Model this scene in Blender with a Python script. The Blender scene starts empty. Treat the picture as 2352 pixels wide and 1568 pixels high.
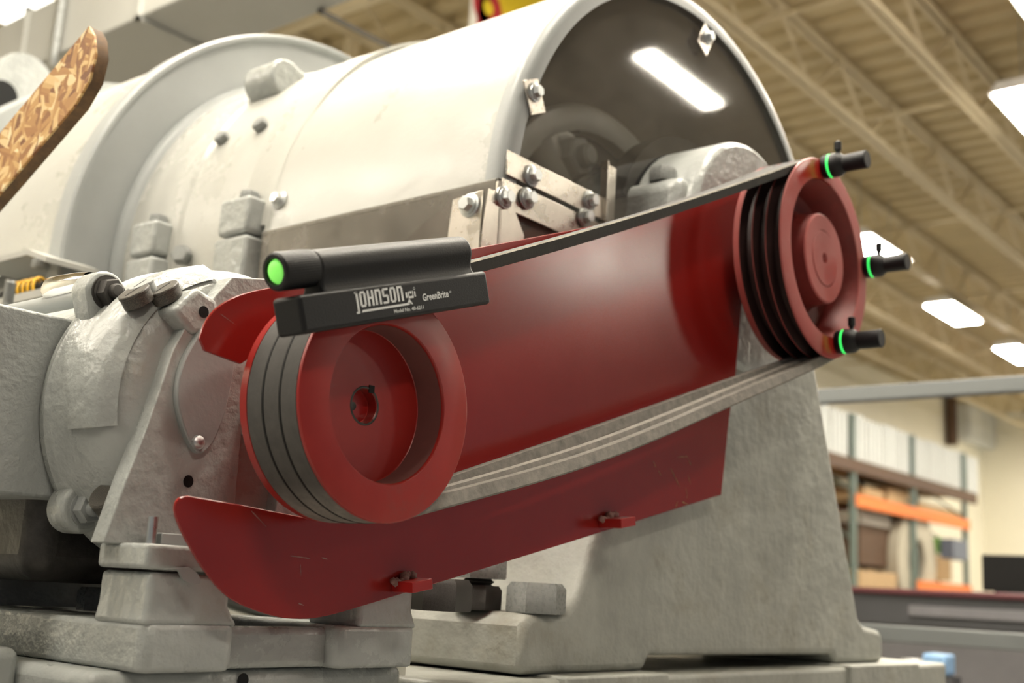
import bpy, bmesh, math, random
from mathutils import Vector, Matrix, Quaternion
random.seed(7)
PI = math.pi
S = bpy.context.scene
COL = S.collection

# ------------------------------------------------------------------ camera
FPX, IW, IH = 2700.0, 2352.0, 1568.0
CX, CY = IW/2, IH/2
_a = Vector((-2200-CX, CY-1170, -FPX)).normalized()          # machine axis (+Y) in camera space
_b = Vector((3412-CX, CY-1470, -FPX)); _b = (_b-_a*_a.dot(_b)).normalized()   # +X
_u = _b.cross(_a)
ROT = Matrix((_b, _a, _u))                                    # camera axes expressed in world
def ray(px, py): return ROT @ Vector(((px-CX)/FPX, (CY-py)/FPX, -1.0))
CAM = -ray(896, 927)*(.125*FPX/272)
def at(px, py, ax, val):
    """point of the place seen at a photo pixel, on the plane axis=val"""
    i = 'xyz'.index(ax); r = ray(px, py)
    return CAM + r*((val-CAM[i])/r[i])
cam_d = bpy.data.cameras.new('camera'); cam = bpy.data.objects.new('camera', cam_d); COL.objects.link(cam)
cam_d.sensor_width = 36.0; cam_d.lens = 36.0*FPX/IW
cam_d.clip_start = .05; cam_d.clip_end = 200
m4 = ROT.to_4x4(); m4.translation = CAM; cam.matrix_world = m4
cam_d.dof.use_dof = True; cam_d.dof.focus_distance = 1.42; cam_d.dof.aperture_fstop = 4.0
S.camera = cam

# ------------------------------------------------------------------ world, exposure
W = bpy.data.worlds.new('hall_daylight'); S.world = W; W.use_nodes = True
W.node_tree.nodes['Background'].inputs[0].default_value = (.92, .96, 1.0, 1)
W.node_tree.nodes['Background'].inputs[1].default_value = .20
S.view_settings.view_transform = 'Standard'; S.view_settings.look = 'None'
S.view_settings.exposure = 0.22; S.view_settings.gamma = 1.0; S.view_settings.use_curve_mapping = False
S.cycles.max_bounces = 6; S.cycles.diffuse_bounces = 3; S.cycles.glossy_bounces = 3; S.cycles.transparent_max_bounces = 10
S.cycles.caustics_reflective = False; S.cycles.caustics_refractive = False
LAMP = 78.0           # emission of the ceiling fixtures
FLOOR = -1.25

# ------------------------------------------------------------------ materials
def nodes(name):
    m = bpy.data.materials.new(name); m.use_nodes = True
    nt = m.node_tree; b = nt.nodes['Principled BSDF']; return m, nt, b
def N(nt, t, **kw):
    n = nt.nodes.new(t)
    for k, v in kw.items():
        if k in n.inputs: n.inputs[k].default_value = v
        else: setattr(n, k, v)
    return n
def ramp(nt, fac, stops):
    r = nt.nodes.new('ShaderNodeValToRGB'); e = r.color_ramp.elements
    while len(e) < len(stops): e.new(.5)
    for i, (p, c) in enumerate(stops):
        e[i].position = p; e[i].color = tuple(c)+(1,) if len(c) == 3 else c
    nt.links.new(fac, r.inputs[0]); return r.outputs[0]
def paint(name, col, rough=.4, metal=0, var=.08, vscale=9, bump=.0, bscale=60, dirt=None, dirt_amt=.0, dscale=5, rvar=.1, coat=0, spec=.5, bdist=.002):
    m, nt, b = nodes(name); L = nt.links.new
    tc = nt.nodes.new('ShaderNodeTexCoord'); src = tc.outputs['Object']
    nz = N(nt, 'ShaderNodeTexNoise', Scale=vscale, Detail=6.0, Roughness=.65); L(src, nz.inputs['Vector'])
    lo = tuple(max(0, c*(1-var)) for c in col); hi = tuple(min(1, c*(1+var)) for c in col)
    c = ramp(nt, nz.outputs['Fac'], [(.3, lo), (.7, hi)])
    if dirt:
        dn = N(nt, 'ShaderNodeTexNoise', Scale=dscale, Detail=8.0, Roughness=.7); L(src, dn.inputs['Vector'])
        f = ramp(nt, dn.outputs['Fac'], [(.62-dirt_amt*.4, (0, 0, 0)), (.8-dirt_amt*.2, (1, 1, 1))])
        mx = nt.nodes.new('ShaderNodeMix'); mx.data_type = 'RGBA'
        L(f, mx.inputs['Factor']); L(c, mx.inputs['A']); mx.inputs['B'].default_value = tuple(dirt)+(1,)
        c = mx.outputs['Result']
    L(c, b.inputs['Base Color'])
    rr = ramp(nt, nz.outputs['Fac'], [(.3, (rough-rvar,)*3), (.7, (rough+rvar,)*3)]); L(rr, b.inputs['Roughness'])
    b.inputs['Metallic'].default_value = metal
    b.inputs['Specular IOR Level'].default_value = spec
    b.inputs['Coat Weight'].default_value = coat; b.inputs['Coat Roughness'].default_value = .12
    if bump:
        bn = N(nt, 'ShaderNodeTexNoise', Scale=bscale, Detail=4.0); L(src, bn.inputs['Vector'])
        bp = N(nt, 'ShaderNodeBump', Strength=bump, Distance=bdist); L(bn.outputs['Fac'], bp.inputs['Height'])
        L(bp.outputs['Normal'], b.inputs['Normal'])
    return m
def emit(name, col, s):
    m, nt, b = nodes(name); b.inputs['Base Color'].default_value = (*col, 1)
    b.inputs['Emission Color'].default_value = (*col, 1); b.inputs['Emission Strength'].default_value = s; return m

GREY = (.375, .39, .375)
M_cast = paint('grey_cast_paint', GREY, .30, var=.10, vscale=7, bump=.8, bscale=55, bdist=.004, dirt=(.31, .29, .225), dirt_amt=.10, dscale=6, rvar=.12)
M_sheet = paint('grey_sheet_paint', (.46, .46, .425), .30, var=.05, vscale=4, bump=.35, bscale=30, bdist=.003, dirt=(.43, .44, .42), dirt_amt=.1, dscale=8, rvar=.08)
M_smooth = paint('grey_smooth_paint', (.32, .335, .33), .42, var=.05, vscale=6, bump=.2, bscale=120, rvar=.08)
M_rough = paint('grey_orange_peel_paint', (.36, .375, .365), .42, var=.04, vscale=8, bump=.8, bdist=.003, bscale=120, rvar=.1)
M_dustcast = paint('dusty_grey_casting', (.36, .365, .33), .45, var=.16, vscale=8, bump=.9, bscale=38, bdist=.005, dirt=(.27, .255, .20), dirt_amt=.22, dscale=7, rvar=.15)
M_red = paint('red_gloss_paint', (.30, .010, .008), .30, var=.12, vscale=6, rvar=.06, spec=.6)
M_redplate = paint('red_plate_paint', (.25, .011, .008), .22, var=.10, vscale=3, rvar=.03, spec=.6)
def belt_mat():
    m, nt, b = nodes('worn_rubber_belt'); L = nt.links.new
    ge = nt.nodes.new('ShaderNodeNewGeometry'); nz = N(nt, 'ShaderNodeTexNoise', Scale=60.0, Detail=6.0, Roughness=.7); L(ge.outputs['Position'], nz.inputs['Vector'])
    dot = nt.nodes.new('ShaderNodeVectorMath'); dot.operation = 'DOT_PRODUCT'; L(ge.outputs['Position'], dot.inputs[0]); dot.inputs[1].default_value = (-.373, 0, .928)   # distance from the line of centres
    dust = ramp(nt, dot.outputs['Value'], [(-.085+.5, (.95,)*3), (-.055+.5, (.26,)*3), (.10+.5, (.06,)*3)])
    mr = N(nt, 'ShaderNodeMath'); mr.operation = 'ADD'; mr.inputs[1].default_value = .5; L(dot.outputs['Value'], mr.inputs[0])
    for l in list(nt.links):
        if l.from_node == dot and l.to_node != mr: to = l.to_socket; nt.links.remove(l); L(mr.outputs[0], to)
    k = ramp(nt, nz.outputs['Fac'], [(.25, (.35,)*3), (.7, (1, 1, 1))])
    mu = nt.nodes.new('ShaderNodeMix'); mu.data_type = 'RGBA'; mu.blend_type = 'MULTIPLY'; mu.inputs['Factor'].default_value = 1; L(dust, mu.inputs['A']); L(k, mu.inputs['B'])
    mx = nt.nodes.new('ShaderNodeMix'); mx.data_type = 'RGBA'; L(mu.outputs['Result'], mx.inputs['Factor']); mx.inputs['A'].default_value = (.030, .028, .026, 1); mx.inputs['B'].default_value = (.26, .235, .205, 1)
    L(mx.outputs['Result'], b.inputs['Base Color']); b.inputs['Roughness'].default_value = .75
    bp = N(nt, 'ShaderNodeBump', Strength=.5, Distance=.0015); L(nz.outputs['Fac'], bp.inputs['Height']); L(bp.outputs[0], b.inputs['Normal']); return m
M_belt = belt_mat(); M_paleedge = paint('pale_belt_edge', (.42, .39, .33), .8, var=.35, vscale=60)
M_rubber = paint('black_rubber', (.008, .008, .008), .6, var=.2, spec=.2)
M_black = paint('black_plastic', (.006, .006, .007), .48, var=.1, bump=.15, bscale=500, rvar=.05, spec=.35)
M_zinc = paint('zinc_bolt', (.55, .57, .57), .33, metal=.9, var=.12, vscale=40)
M_steel = paint('brushed_stainless', (.62, .58, .52), .30, metal=.9, var=.12, vscale=12, dirt=(.45, .39, .32), dirt_amt=.0, dscale=9, rvar=.1)
M_chrome = paint('chrome', (.8, .8, .8), .12, metal=1, var=.05)
M_dark = paint('grease_and_shade_dark_steel', (.06, .055, .05), .45, metal=.4, var=.4, vscale=30, bump=.5, bscale=90)  # greasy steel, also the dark tone for shade under the motor
M_white = emit('white_print', (.75, .76, .76), 0)
M_green = emit('green_lens_glow', (.22, .80, .12), .55)
M_gline = emit('green_laser_line', (.05, 1, .16), .9)
M_yellow = paint('yellow_spring_paint', (.75, .42, .02), .4)
M_capdark = paint('black_oil_cap', (.045, .042, .038), .45, var=.3, dirt=(.22, .19, .14), dirt_amt=.35, dscale=18)

def dusty_red(name):
    m, nt, b = nodes(name); L = nt.links.new
    tc = nt.nodes.new('ShaderNodeTexCoord')
    nz = N(nt, 'ShaderNodeTexNoise', Scale=9.0, Detail=8.0, Roughness=.7); L(tc.outputs['Object'], nz.inputs['Vector'])
    f = ramp(nt, nz.outputs['Fac'], [(.32, (.40,)*3), (.62, (.85,)*3)])
    # two wiped-clean patches (at the top and the bottom of the rim, where the targets were set)
    tot = None
    for c in CLEAN:
        d = nt.nodes.new('ShaderNodeVectorMath'); d.operation = 'DISTANCE'; L(tc.outputs['Object'], d.inputs[0]); d.inputs[1].default_value = c[:3]
        g = ramp(nt, d.outputs['Value'], [(c[3], (0, 0, 0)), (c[3]*1.1, (1, 1, 1))])
        mm = nt.nodes.new('ShaderNodeMix'); mm.data_type = 'RGBA'; mm.blend_type = 'MULTIPLY'; mm.inputs['Factor'].default_value = 1
        L(f, mm.inputs['A']); L(g, mm.inputs['B']); f = mm.outputs['Result']
    mx = nt.nodes.new('ShaderNodeMix'); mx.data_type = 'RGBA'; L(f, mx.inputs['Factor'])
    mx.inputs['A'].default_value = (.36, .016, .012, 1); mx.inputs['B'].default_value = (.40, .12, .11, 1)
    L(mx.outputs['Result'], b.inputs['Base Color'])
    rr = ramp(nt, f, [(0, (.3,)*3), (.6, (.62,)*3)]); L(rr, b.inputs['Roughness'])
    return m

def clear_sheet(name, dust=.12, tint=(.80, .79, .77)):
    m, nt, b = nodes(name); nt.nodes.remove(b); L = nt.links.new; out = nt.nodes['Material Output']
    tr = N(nt, 'ShaderNodeBsdfTransparent', Color=(*tint, 1)); gl = N(nt, 'ShaderNodeBsdfGlossy', Color=(1, 1, 1, 1), Roughness=.04)
    df = N(nt, 'ShaderNodeBsdfDiffuse', Color=(.55, .51, .45, 1))
    tc = nt.nodes.new('ShaderNodeTexCoord'); nz = N(nt, 'ShaderNodeTexNoise', Scale=5.0, Detail=7.0, Roughness=.65); L(tc.outputs['Object'], nz.inputs['Vector'])
    f = ramp(nt, nz.outputs['Fac'], [(.3, (dust*.5,)*3), (.75, (dust*1.5,)*3)])
    m1 = nt.nodes.new('ShaderNodeMixShader'); L(f, m1.inputs[0]); L(tr.outputs[0], m1.inputs[1]); L(df.outputs[0], m1.inputs[2])
    fr = N(nt, 'ShaderNodeFresnel', IOR=1.46)
    ge = nt.nodes.new('ShaderNodeNewGeometry'); io = N(nt, 'ShaderNodeMapRange'); io.inputs['To Min'].default_value = 1.46; io.inputs['To Max'].default_value = 1/1.46
    L(ge.outputs['Backfacing'], io.inputs['Value']); L(io.outputs[0], fr.inputs['IOR']); m2 = nt.nodes.new('ShaderNodeMixShader'); L(fr.outputs[0], m2.inputs[0]); L(m1.outputs[0], m2.inputs[1]); L(gl.outputs[0], m2.inputs[2])
    L(m2.outputs[0], out.inputs['Surface']); return m
M_plexi = clear_sheet('dusty_clear_plastic')
M_plexi2 = clear_sheet('grimy_clear_plastic', .34, (.62, .60, .57))

def osb():
    m, nt, b = nodes('oriented_strand_board'); L = nt.links.new
    tc = nt.nodes.new('ShaderNodeTexCoord'); outs = []
    for rot, sc in ((.5, (1, 17, 95)), (1.35, (1, 20, 80)), (-.35, (1, 15, 90))):
        mp = N(nt, 'ShaderNodeMapping'); mp.inputs['Scale'].default_value = sc
        rt = N(nt, 'ShaderNodeVectorRotate'); rt.rotation_type = 'X_AXIS'; rt.inputs['Angle'].default_value = rot
        L(tc.outputs['Object'], rt.inputs['Vector']); L(rt.outputs[0], mp.inputs['Vector'])
        v = N(nt, 'ShaderNodeTexVoronoi', Scale=1.0, Randomness=1.0); L(mp.outputs[0], v.inputs['Vector'])
        sp = nt.nodes.new('ShaderNodeSeparateColor'); L(v.outputs['Color'], sp.inputs[0]); outs.append(sp)
    sel = N(nt, 'ShaderNodeTexNoise', Scale=22.0, Detail=1.0); L(tc.outputs['Object'], sel.inputs['Vector'])
    def pick(f, A, B, lo):
        mr = ramp(nt, f, [(lo, (0, 0, 0)), (lo+.02, (1, 1, 1))]); mx = nt.nodes.new('ShaderNodeMix'); mx.data_type = 'RGBA'; L(mr, mx.inputs['Factor']); L(A, mx.inputs['A']); L(B, mx.inputs['B']); return mx.outputs['Result']
    f = pick(sel.outputs['Fac'], pick(sel.outputs['Fac'], outs[0].outputs[0], outs[1].outputs[0], .44), outs[2].outputs[0], .56)
    c = ramp(nt, f, [(0, (.17, .06, .015)), (.25, (.34, .15, .04)), (.6, (.50, .28, .09)), (.85, (.66, .45, .20)), (1, (.78, .62, .36))])
    L(c, b.inputs['Base Color']); b.inputs['Roughness'].default_value = .6
    bp = N(nt, 'ShaderNodeBump', Strength=.5, Distance=.002); L(f, bp.inputs['Height']); L(bp.outputs[0], b.inputs['Normal'])
    return m
M_osb = osb(); M_osbedge = paint('board_edge', (.13, .075, .035), .8, var=.4, vscale=60)

# ------------------------------------------------------------------ mesh helpers
def V(*a): return Vector(a)
def add_box(bm, x0, x1, y0, y1, z0, z1):
    vs = [bm.verts.new((x, y, z)) for x in (x0, x1) for y in (y0, y1) for z in (z0, z1)]
    for f in ((0, 1, 3, 2), (4, 6, 7, 5), (0, 4, 5, 1), (2, 3, 7, 6), (0, 2, 6, 4), (1, 5, 7, 3)): bm.faces.new([vs[i] for i in f])
def add_prism(bm, pts, a0, a1, ax='y', off=(0, 0)):
    """outline extruded along an axis; pts are (x,z) for y, (y,z) for x, (x,y) for z"""
    def mk(p, t):
        return (p[0], t, p[1]) if ax == 'y' else (t, p[0], p[1]) if ax == 'x' else (p[0], p[1], t)
    A = [bm.verts.new(mk(p, a0)) for p in pts]; B = [bm.verts.new(mk((p[0]+off[0], p[1]+off[1]), a1)) for p in pts]
    n = len(pts)
    bm.faces.new(A); bm.faces.new(B[::-1])
    for i in range(n): bm.faces.new([A[i], B[i], B[(i+1) % n], A[(i+1) % n]])
def add_lathe(bm, prof, c=(0, 0), seg=96, a0=0, a1=2*PI, ax='y', close=False):
    """profile of (axial, radius) turned about an axis along y through (x,z)=c, or z through (x,y)=c"""
    full = abs(a1-a0-2*PI) < 1e-6; n = seg if full else seg+1; rings = []
    for t, r in prof:
        if r < 1e-6:
            rings.append([bm.verts.new((c[0], t, c[1]) if ax == 'y' else (c[0], c[1], t))]); continue
        ring = []
        for i in range(n):
            a = a0+(a1-a0)*i/seg; u, w = c[0]+r*math.cos(a), c[1]+r*math.sin(a)
            ring.append(bm.verts.new((u, t, w) if ax == 'y' else (u, w, t)))
        rings.append(ring)
    prs = list(zip(rings[:-1], rings[1:]))
    if close: prs.append((rings[-1], rings[0]))
    for p, q in prs:
        for i in range(seg):
            j = (i+1) % n
            if len(p) == 1 and len(q) == 1: continue
            if len(p) == 1: bm.faces.new([p[0], q[j], q[i]])
            elif len(q) == 1: bm.faces.new([p[i], p[j], q[0]])
            else: bm.faces.new([p[i], p[j], q[j], q[i]])
    if not full and close:
        for k in (0, -1):
            try: bm.faces.new([r[k] for r in rings])
            except Exception: pass
def add_tube(bm, path, r, seg=10, cap=True, closed=False):
    path = [Vector(p) for p in path]; n = len(path); rings = []; up = None
    for i, p in enumerate(path):
        d = (path[(i+1) % n]-path[i-1]) if closed or 0 < i < n-1 else (path[1]-path[0] if i == 0 else path[-1]-path[-2])
        d.normalize()
        if up is None: up = d.orthogonal().normalized()
        up = (up-d*up.dot(d)).normalized(); s = d.cross(up)
        rr = r[i] if isinstance(r, (list, tuple)) else r
        rings.append([bm.verts.new(p+(up*math.cos(2*PI*k/seg)+s*math.sin(2*PI*k/seg))*rr) for k in range(seg)])
    for i in range(n if closed else n-1):
        a, b = rings[i], rings[(i+1) % n]
        for k in range(seg): bm.faces.new([a[k], b[k], b[(k+1) % seg], a[(k+1) % seg]])
    if cap and not closed: bm.faces.new(rings[0]); bm.faces.new(rings[-1][::-1])
def cyl(p0, p1, r, seg=24): return lambda bm: add_tube(bm, [p0, p1], r, seg)

def build(name, fn, mat, parent=None, bevel=0, seg=2, smooth=35, loc=None, rot=None, local=False):
    """fn(bm) fills a bmesh in world space (or in the parent's space if local); origin goes to the foot of the mesh"""
    bm = bmesh.new(); fn(bm); bmesh.ops.recalc_face_normals(bm, faces=bm.faces[:])
    me = bpy.data.meshes.new(name)
    xs = [v.co for v in bm.verts]
    c = Vector(((min(v.x for v in xs)+max(v.x for v in xs))/2, (min(v.y for v in xs)+max(v.y for v in xs))/2, min(v.z for v in xs)))
    for v in bm.verts: v.co -= c
    bm.to_mesh(me); bm.free()
    for p in me.polygons: p.use_smooth = True
    me.set_sharp_from_angle(angle=math.radians(smooth))
    me.materials.append(mat)
    o = bpy.data.objects.new(name, me); COL.objects.link(o); o.location = c
    if parent:
        o.parent = parent
        if not local: o.location = c-wloc(parent)
    if bevel:
        md = o.modifiers.new('bevel', 'BEVEL'); md.width = bevel; md.segments = seg; md.limit_method = 'ANGLE'; md.angle_limit = math.radians(40)
        md.harden_normals = False
    return o
def wloc(o):
    p = Vector(o.location)
    while o.parent: o = o.parent; p += Vector(o.location)
    return p
def thing(name, label, cat, loc=(0, 0, 0), group=None):
    o = bpy.data.objects.new(name, None); COL.objects.link(o); o.location = loc; o.empty_display_size = .05
    o['label'] = label; o['category'] = cat
    if group: o['group'] = group
    return o
def tag(o, label=None, cat=None, group=None, kind=None):
    if label: o['label'] = label
    if cat: o['category'] = cat
    if group: o['group'] = group
    if kind: o['kind'] = kind
    return o
def put(me, name, pos, direction=(0, 0, 1), parent=None, scale=1, spin=0, mat=None):
    """a copy of a mesh that was modelled along +Z, turned to point along direction"""
    o = bpy.data.objects.new(name, me); COL.objects.link(o)
    q = Vector((0, 0, 1)).rotation_difference(Vector(direction).normalized())
    o.rotation_mode = 'QUATERNION'; o.rotation_quaternion = q @ Quaternion((0, 0, 1), spin); o.scale = (scale,)*3
    o.location = Vector(pos)-(wloc(parent) if parent else Vector())
    if parent: o.parent = parent
    return o
def proto(name, fn, mat, smooth=35):
    bm = bmesh.new(); fn(bm); bmesh.ops.recalc_face_normals(bm, faces=bm.faces[:]); me = bpy.data.meshes.new(name); bm.to_mesh(me); bm.free()
    for p in me.polygons: p.use_smooth = True
    me.set_sharp_from_angle(angle=math.radians(smooth)); me.materials.append(mat); return me
def hexagon(r, h0, h1, ch=.12, seg=6):
    return [(h0, r*(1-ch*0)), (h1-(h1-h0)*ch, r), (h1, r*(1-ch)), (h1, 0)]
def mk_bolt(bm):      # unit bolt: washer radius 1.0, flange and hex head
    add_lathe(bm, [(0, 0), (0, 1.0), (.14, 1.0), (.16, .95), (.16, 0)], seg=28, ax='z')
    add_lathe(bm, [(.16, .80), (.30, .76), (.34, .66), (.34, 0)], seg=24, ax='z')
    add_lathe(bm, [(.30, .62), (.80, .62), (.9, .55), (.9, 0)], seg=6, ax='z')
def mk_hex(bm):
    add_lathe(bm, [(0, 0), (0, .97), (.06, 1.0), (.80, 1.0), (.98, .86), (.98, 0)], seg=6, ax='z')
def mk_nut(bm):       # washer, nut and the domed end of the stud
    add_lathe(bm, [(0, 0), (0, 1.12), (.12, 1.12), (.12, 0)], seg=28, ax='z')
    add_lathe(bm, [(.12, 1.0), (.75, 1.0), (.88, .88), (.88, 0)], seg=6, ax='z')
    add_lathe(bm, [(.8, .52), (1.25, .52), (1.38, .4), (1.42, .0)], seg=20, ax='z')
def mk_thread(bm):
    pr = [(0, 0), (0, .8)]
    for i in range(14): pr += [(.2+i*.3, 1.0), (.35+i*.3, .8)]
    add_lathe(bm, pr+[(4.6, .8), (4.7, 0)], seg=20, ax='z')
B_bolt = proto('bolt', mk_bolt, M_zinc); B_hex = proto('hex_head', mk_hex, M_zinc); B_hexp = proto('painted_hex_head', mk_hex, M_cast)
B_boltp = proto('painted_bolt', mk_bolt, M_smooth); B_nut = proto('nut', mk_nut, M_zinc); B_nutd = proto('greasy_nut', mk_nut, M_dark); B_thread = proto('stud', mk_thread, M_zinc); B_hexd = proto('dark_hex', mk_hex, M_dark)
B_nutp = proto('painted_nut', mk_nut, M_smooth)

FX, FZ = 1.09, .438     # shaft of the driven machine
def smoothpts(pts, n=6):
    """Catmull-Rom through a closed outline"""
    out = []; k = len(pts)
    for i in range(k):
        p0, p1, p2, p3 = [Vector(pts[(i+j-1) % k]) for j in range(4)]
        for s in range(n):
            t = s/n; out.append(tuple(.5*((2*p1)+(p2-p0)*t+(2*p0-5*p1+4*p2-p3)*t*t+(3*p1-p0-3*p2+p3)*t**3)))
    return out
def curve(pts, n=6):
    out = []; k = len(pts)
    for i in range(k-1):
        p0, p1, p2, p3 = [Vector(pts[min(max(i+j-1, 0), k-1)]) for j in range(4)]
        for s in range(n):
            t = s/n; out.append(tuple(.5*((2*p1)+(p2-p0)*t+(2*p0-5*p1+4*p2-p3)*t*t+(3*p1-p0-3*p2+p3)*t**3)))
    out.append(tuple(pts[-1])); return out
def xz(px, py, y): p = at(px, py, 'y', y); return (p.x, p.z)

# ================================================================== the hall
M_floor = paint('sealed_concrete_floor', (.22, .215, .205), .45, var=.15, vscale=2)
M_deck = paint('tan_roof_deck', (.60, .49, .29), .6, var=.08, vscale=1.5)
M_joist = paint('cream_joist_paint', (.70, .60, .41), .55, var=.06)
M_wall = paint('cream_wall_paint', (.92, .88, .73), .7, var=.03, vscale=1)
M_duct = paint('grey_duct', (.42, .42, .39), .5, var=.05, vscale=3)
M_lampbody = paint('white_lamp_housing', (.8, .8, .78), .4)
M_lamp = emit('lamp_diffuser', (1.0, .92, .78), LAMP)
CEIL = 4.75; WY = 8.6; WX = 29.5
tag(build('floor', lambda bm: add_box(bm, -14, WX, -16, WY, FLOOR-.1, FLOOR), M_floor), 'smooth grey concrete floor of the hall', kind='structure')
tag(build('wall_back', lambda bm: add_box(bm, -14, WX, WY, WY+.2, FLOOR, CEIL+.3), M_wall), 'long cream painted wall behind the storage rack', kind='structure')
tag(build('wall_right', lambda bm: add_box(bm, WX, WX+.2, -16, WY, FLOOR, CEIL+.3), M_wall), 'cream end wall of the hall beside the storage rack', kind='structure')
def deck(bm):
    pr = []; x = -14
    while x < WX:
        pr += [(x, CEIL+.06), (x+.09, CEIL+.06), (x+.13, CEIL), (x+.26, CEIL)]; x += .30
    pts = pr+[(x, CEIL+.06), (x, CEIL+.2), (-14, CEIL+.2)]
    A = [bm.verts.new((p[0], -16, p[1])) for p in pr]; B = [bm.verts.new((p[0], WY, p[1])) for p in pr]
    for i in range(len(pr)-1): bm.faces.new([A[i], B[i], B[i+1], A[i+1]])
ceil = tag(build('ceiling', deck, M_deck), 'tan ribbed metal roof deck', kind='structure')
def joist(y):
    def f(bm):
        zb = 4.2
        for dy in (-.035, .035):
            add_box(bm, -13, WX-.3, y+dy-.022, y+dy+.022, zb-.02, zb+.02); add_box(bm, -13, WX-.3, y+dy-.02, y+dy+.02, CEIL-.06, CEIL-.02)
        x = -13; k = 0
        while x < WX-1.4:
            a, b = (V(x, y, zb), V(x+.62, y, CEIL-.04)) if k % 2 == 0 else (V(x, y, CEIL-.04), V(x+.62, y, zb))
            add_tube(bm, [a, b], .02, 5); x += .62; k += 1
    return f
JY = [2.26, 3.27, 4.55, 5.9, 7.2, 1.2, .1, -1.1, -2.3, -4.6, -5.8, -7.6, -9.2]
for y in JY: build('roof_joist', joist(y), M_joist, ceil)
for x in (6.9, 9.2, 12.5, 16.0, 20.0):   # bridging rods between the joists
    build('bridging_rod', cyl((x, -9, 4.3), (x, 8.2, 4.3), .02, 6), M_joist, ceil)

def lamp(x, y, label, L=1.3, w=.42, group=None, z=4.0):
    t = thing('ceiling_light', label, 'ceiling light', (x, y, z), group)
    build('housing', lambda bm: add_prism(bm, [(-w/2+y, z), (w/2+y, z), (w/2-.06+y, z+.09), (-w/2+.06+y, z+.09)], x-L/2, x+L/2, 'x'), M_lampbody, t)
    build('diffuser', lambda bm: add_box(bm, x-L/2+.03, x+L/2-.03, y-w/2+.03, y+w/2-.03, z-.025, z-.001), M_lamp, t)
    for s in (-1, 1): build('hanger_rod', cyl((x+s*L*.35, y, z+.09), (x+s*L*.35, y, CEIL), .008, 6), M_zinc, t)
    return t
def lamp_px(px, py, z=4.0): p = at(px, py, 'z', z); return p.x, p.y
x, y = lamp_px(2190, 719); lamp(x, y, 'white ceiling light in clear view below the lowest target, above the grey rail')
x, y = lamp_px(2338, 813); lamp(x, y, 'white ceiling light cut by the right edge, just above the grey rail')
x, y = lamp_px(2010, 575); lamp(x, y, 'white ceiling light partly hidden behind the middle black target')
x, y = lamp_px(2385, 265); lamp(x, y, 'white ceiling light cut by the right edge, high up level with the top target')
x, y = lamp_px(2390, -30); lamp(x, y, 'white ceiling light in the upper right corner beside a red sign')
G = 'added ceiling lights out of view'
ADDED_LAMPS = [(-4.6, .8), (-1.0, .8), (2.6, .8), (-2.4, 2.9), (1.2, 2.9), (-3.3, 5.2), (-4.4, 6.9), (-7.5, 3.5)]  # unseen fixtures added for top light, wall fill and hood glare
ADDED_LAMPS += [(.9, 1.7), (.9, -.6), (4.4, .7)]
ADDED_LAMPS += [(x, -.9-.0*x) for x in (3.6+1.4,)]+[(-2.2, -4.6)]+[(x, -7.2) for x in (7.2, 11.0)]+[(21, 1.4), (25.5, 2.6), (23, -2), (16, -2), (26.5, .5), (18.5, 3.0), (27.4, 5.2), (23.6, 4.7)]
for xx, yy in ADDED_LAMPS: lamp(xx, yy, 'added white ceiling light that brightens the hall from out of view', group=G)

lamp(6.85, -3.25, 'narrow white strip light reflected in the clear hood window, itself outside the picture', L=1.25, w=.24)
# daylight window high in the back wall
def rect_y(px0, py0, px1, py1, y): a = at(px0, py0, 'y', y); b = at(px1, py1, 'y', y); return a, b
a, b = at(-260, -120, 'y', WY-.02), at(150, 95, 'y', WY-.02)
w1 = thing('window_1', 'bright daylight window high in the back wall', 'window', (a.x, WY-.06, b.z)); w1['kind'] = 'structure'; del w1['category']
wx0, wx1, wz0, wz1 = a.x, b.x+.15, b.z-.1, b.z+1.5
build('window_frame', lambda bm: [add_box(bm, *q) for q in ((wx0-.08, wx0, WY-.08, WY, wz0, wz1), (wx1, wx1+.08, WY-.08, WY, wz0, wz1), (wx0-.08, wx1+.08, WY-.08, WY, wz0-.08, wz0), (wx0-.08, wx1+.08, WY-.08, WY, wz1, wz1+.08))], M_joist, w1)
build('pane', lambda bm: add_box(bm, wx0, wx1, WY-.03, WY-.01, wz0, wz1), emit('daylight_pane', (1, 1, .97), 2.2), w1)

# overhead duct running with the shaft
d = thing('overhead_duct', 'long grey rectangular duct hanging under the roof above the mill', 'duct', (2.33, 4.5, 2.5))
def ductbody(bm): add_box(bm, 2.085, 2.555, 1.6, WY, 2.5, 2.86)
build('duct_body', ductbody, M_duct, d, bevel=.01)
for yy in (2.9, 4.05, 5.2, 6.4): build('seam_flange', lambda bm: [add_box(bm, *q) for q in ((2.065, 2.575, yy, yy+.03, 2.48, 2.5), (2.065, 2.085, yy, yy+.03, 2.48, 2.88), (2.555, 2.575, yy, yy+.03, 2.48, 2.88), (2.065, 2.575, yy, yy+.03, 2.86, 2.88))], M_duct, d)
for yy in (2.2, 4.8, 7.2):
    build('hanger_strap', lambda bm: [add_box(bm, x, x+.03, yy, yy+.035, 2.42, CEIL) for x in (2.04, 2.575)], M_zinc, d)
build('sway_brace', cyl(at(735, 25, 'y', 3.2), at(905, 112, 'y', 3.6), .014, 8), M_dark, d)
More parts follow.
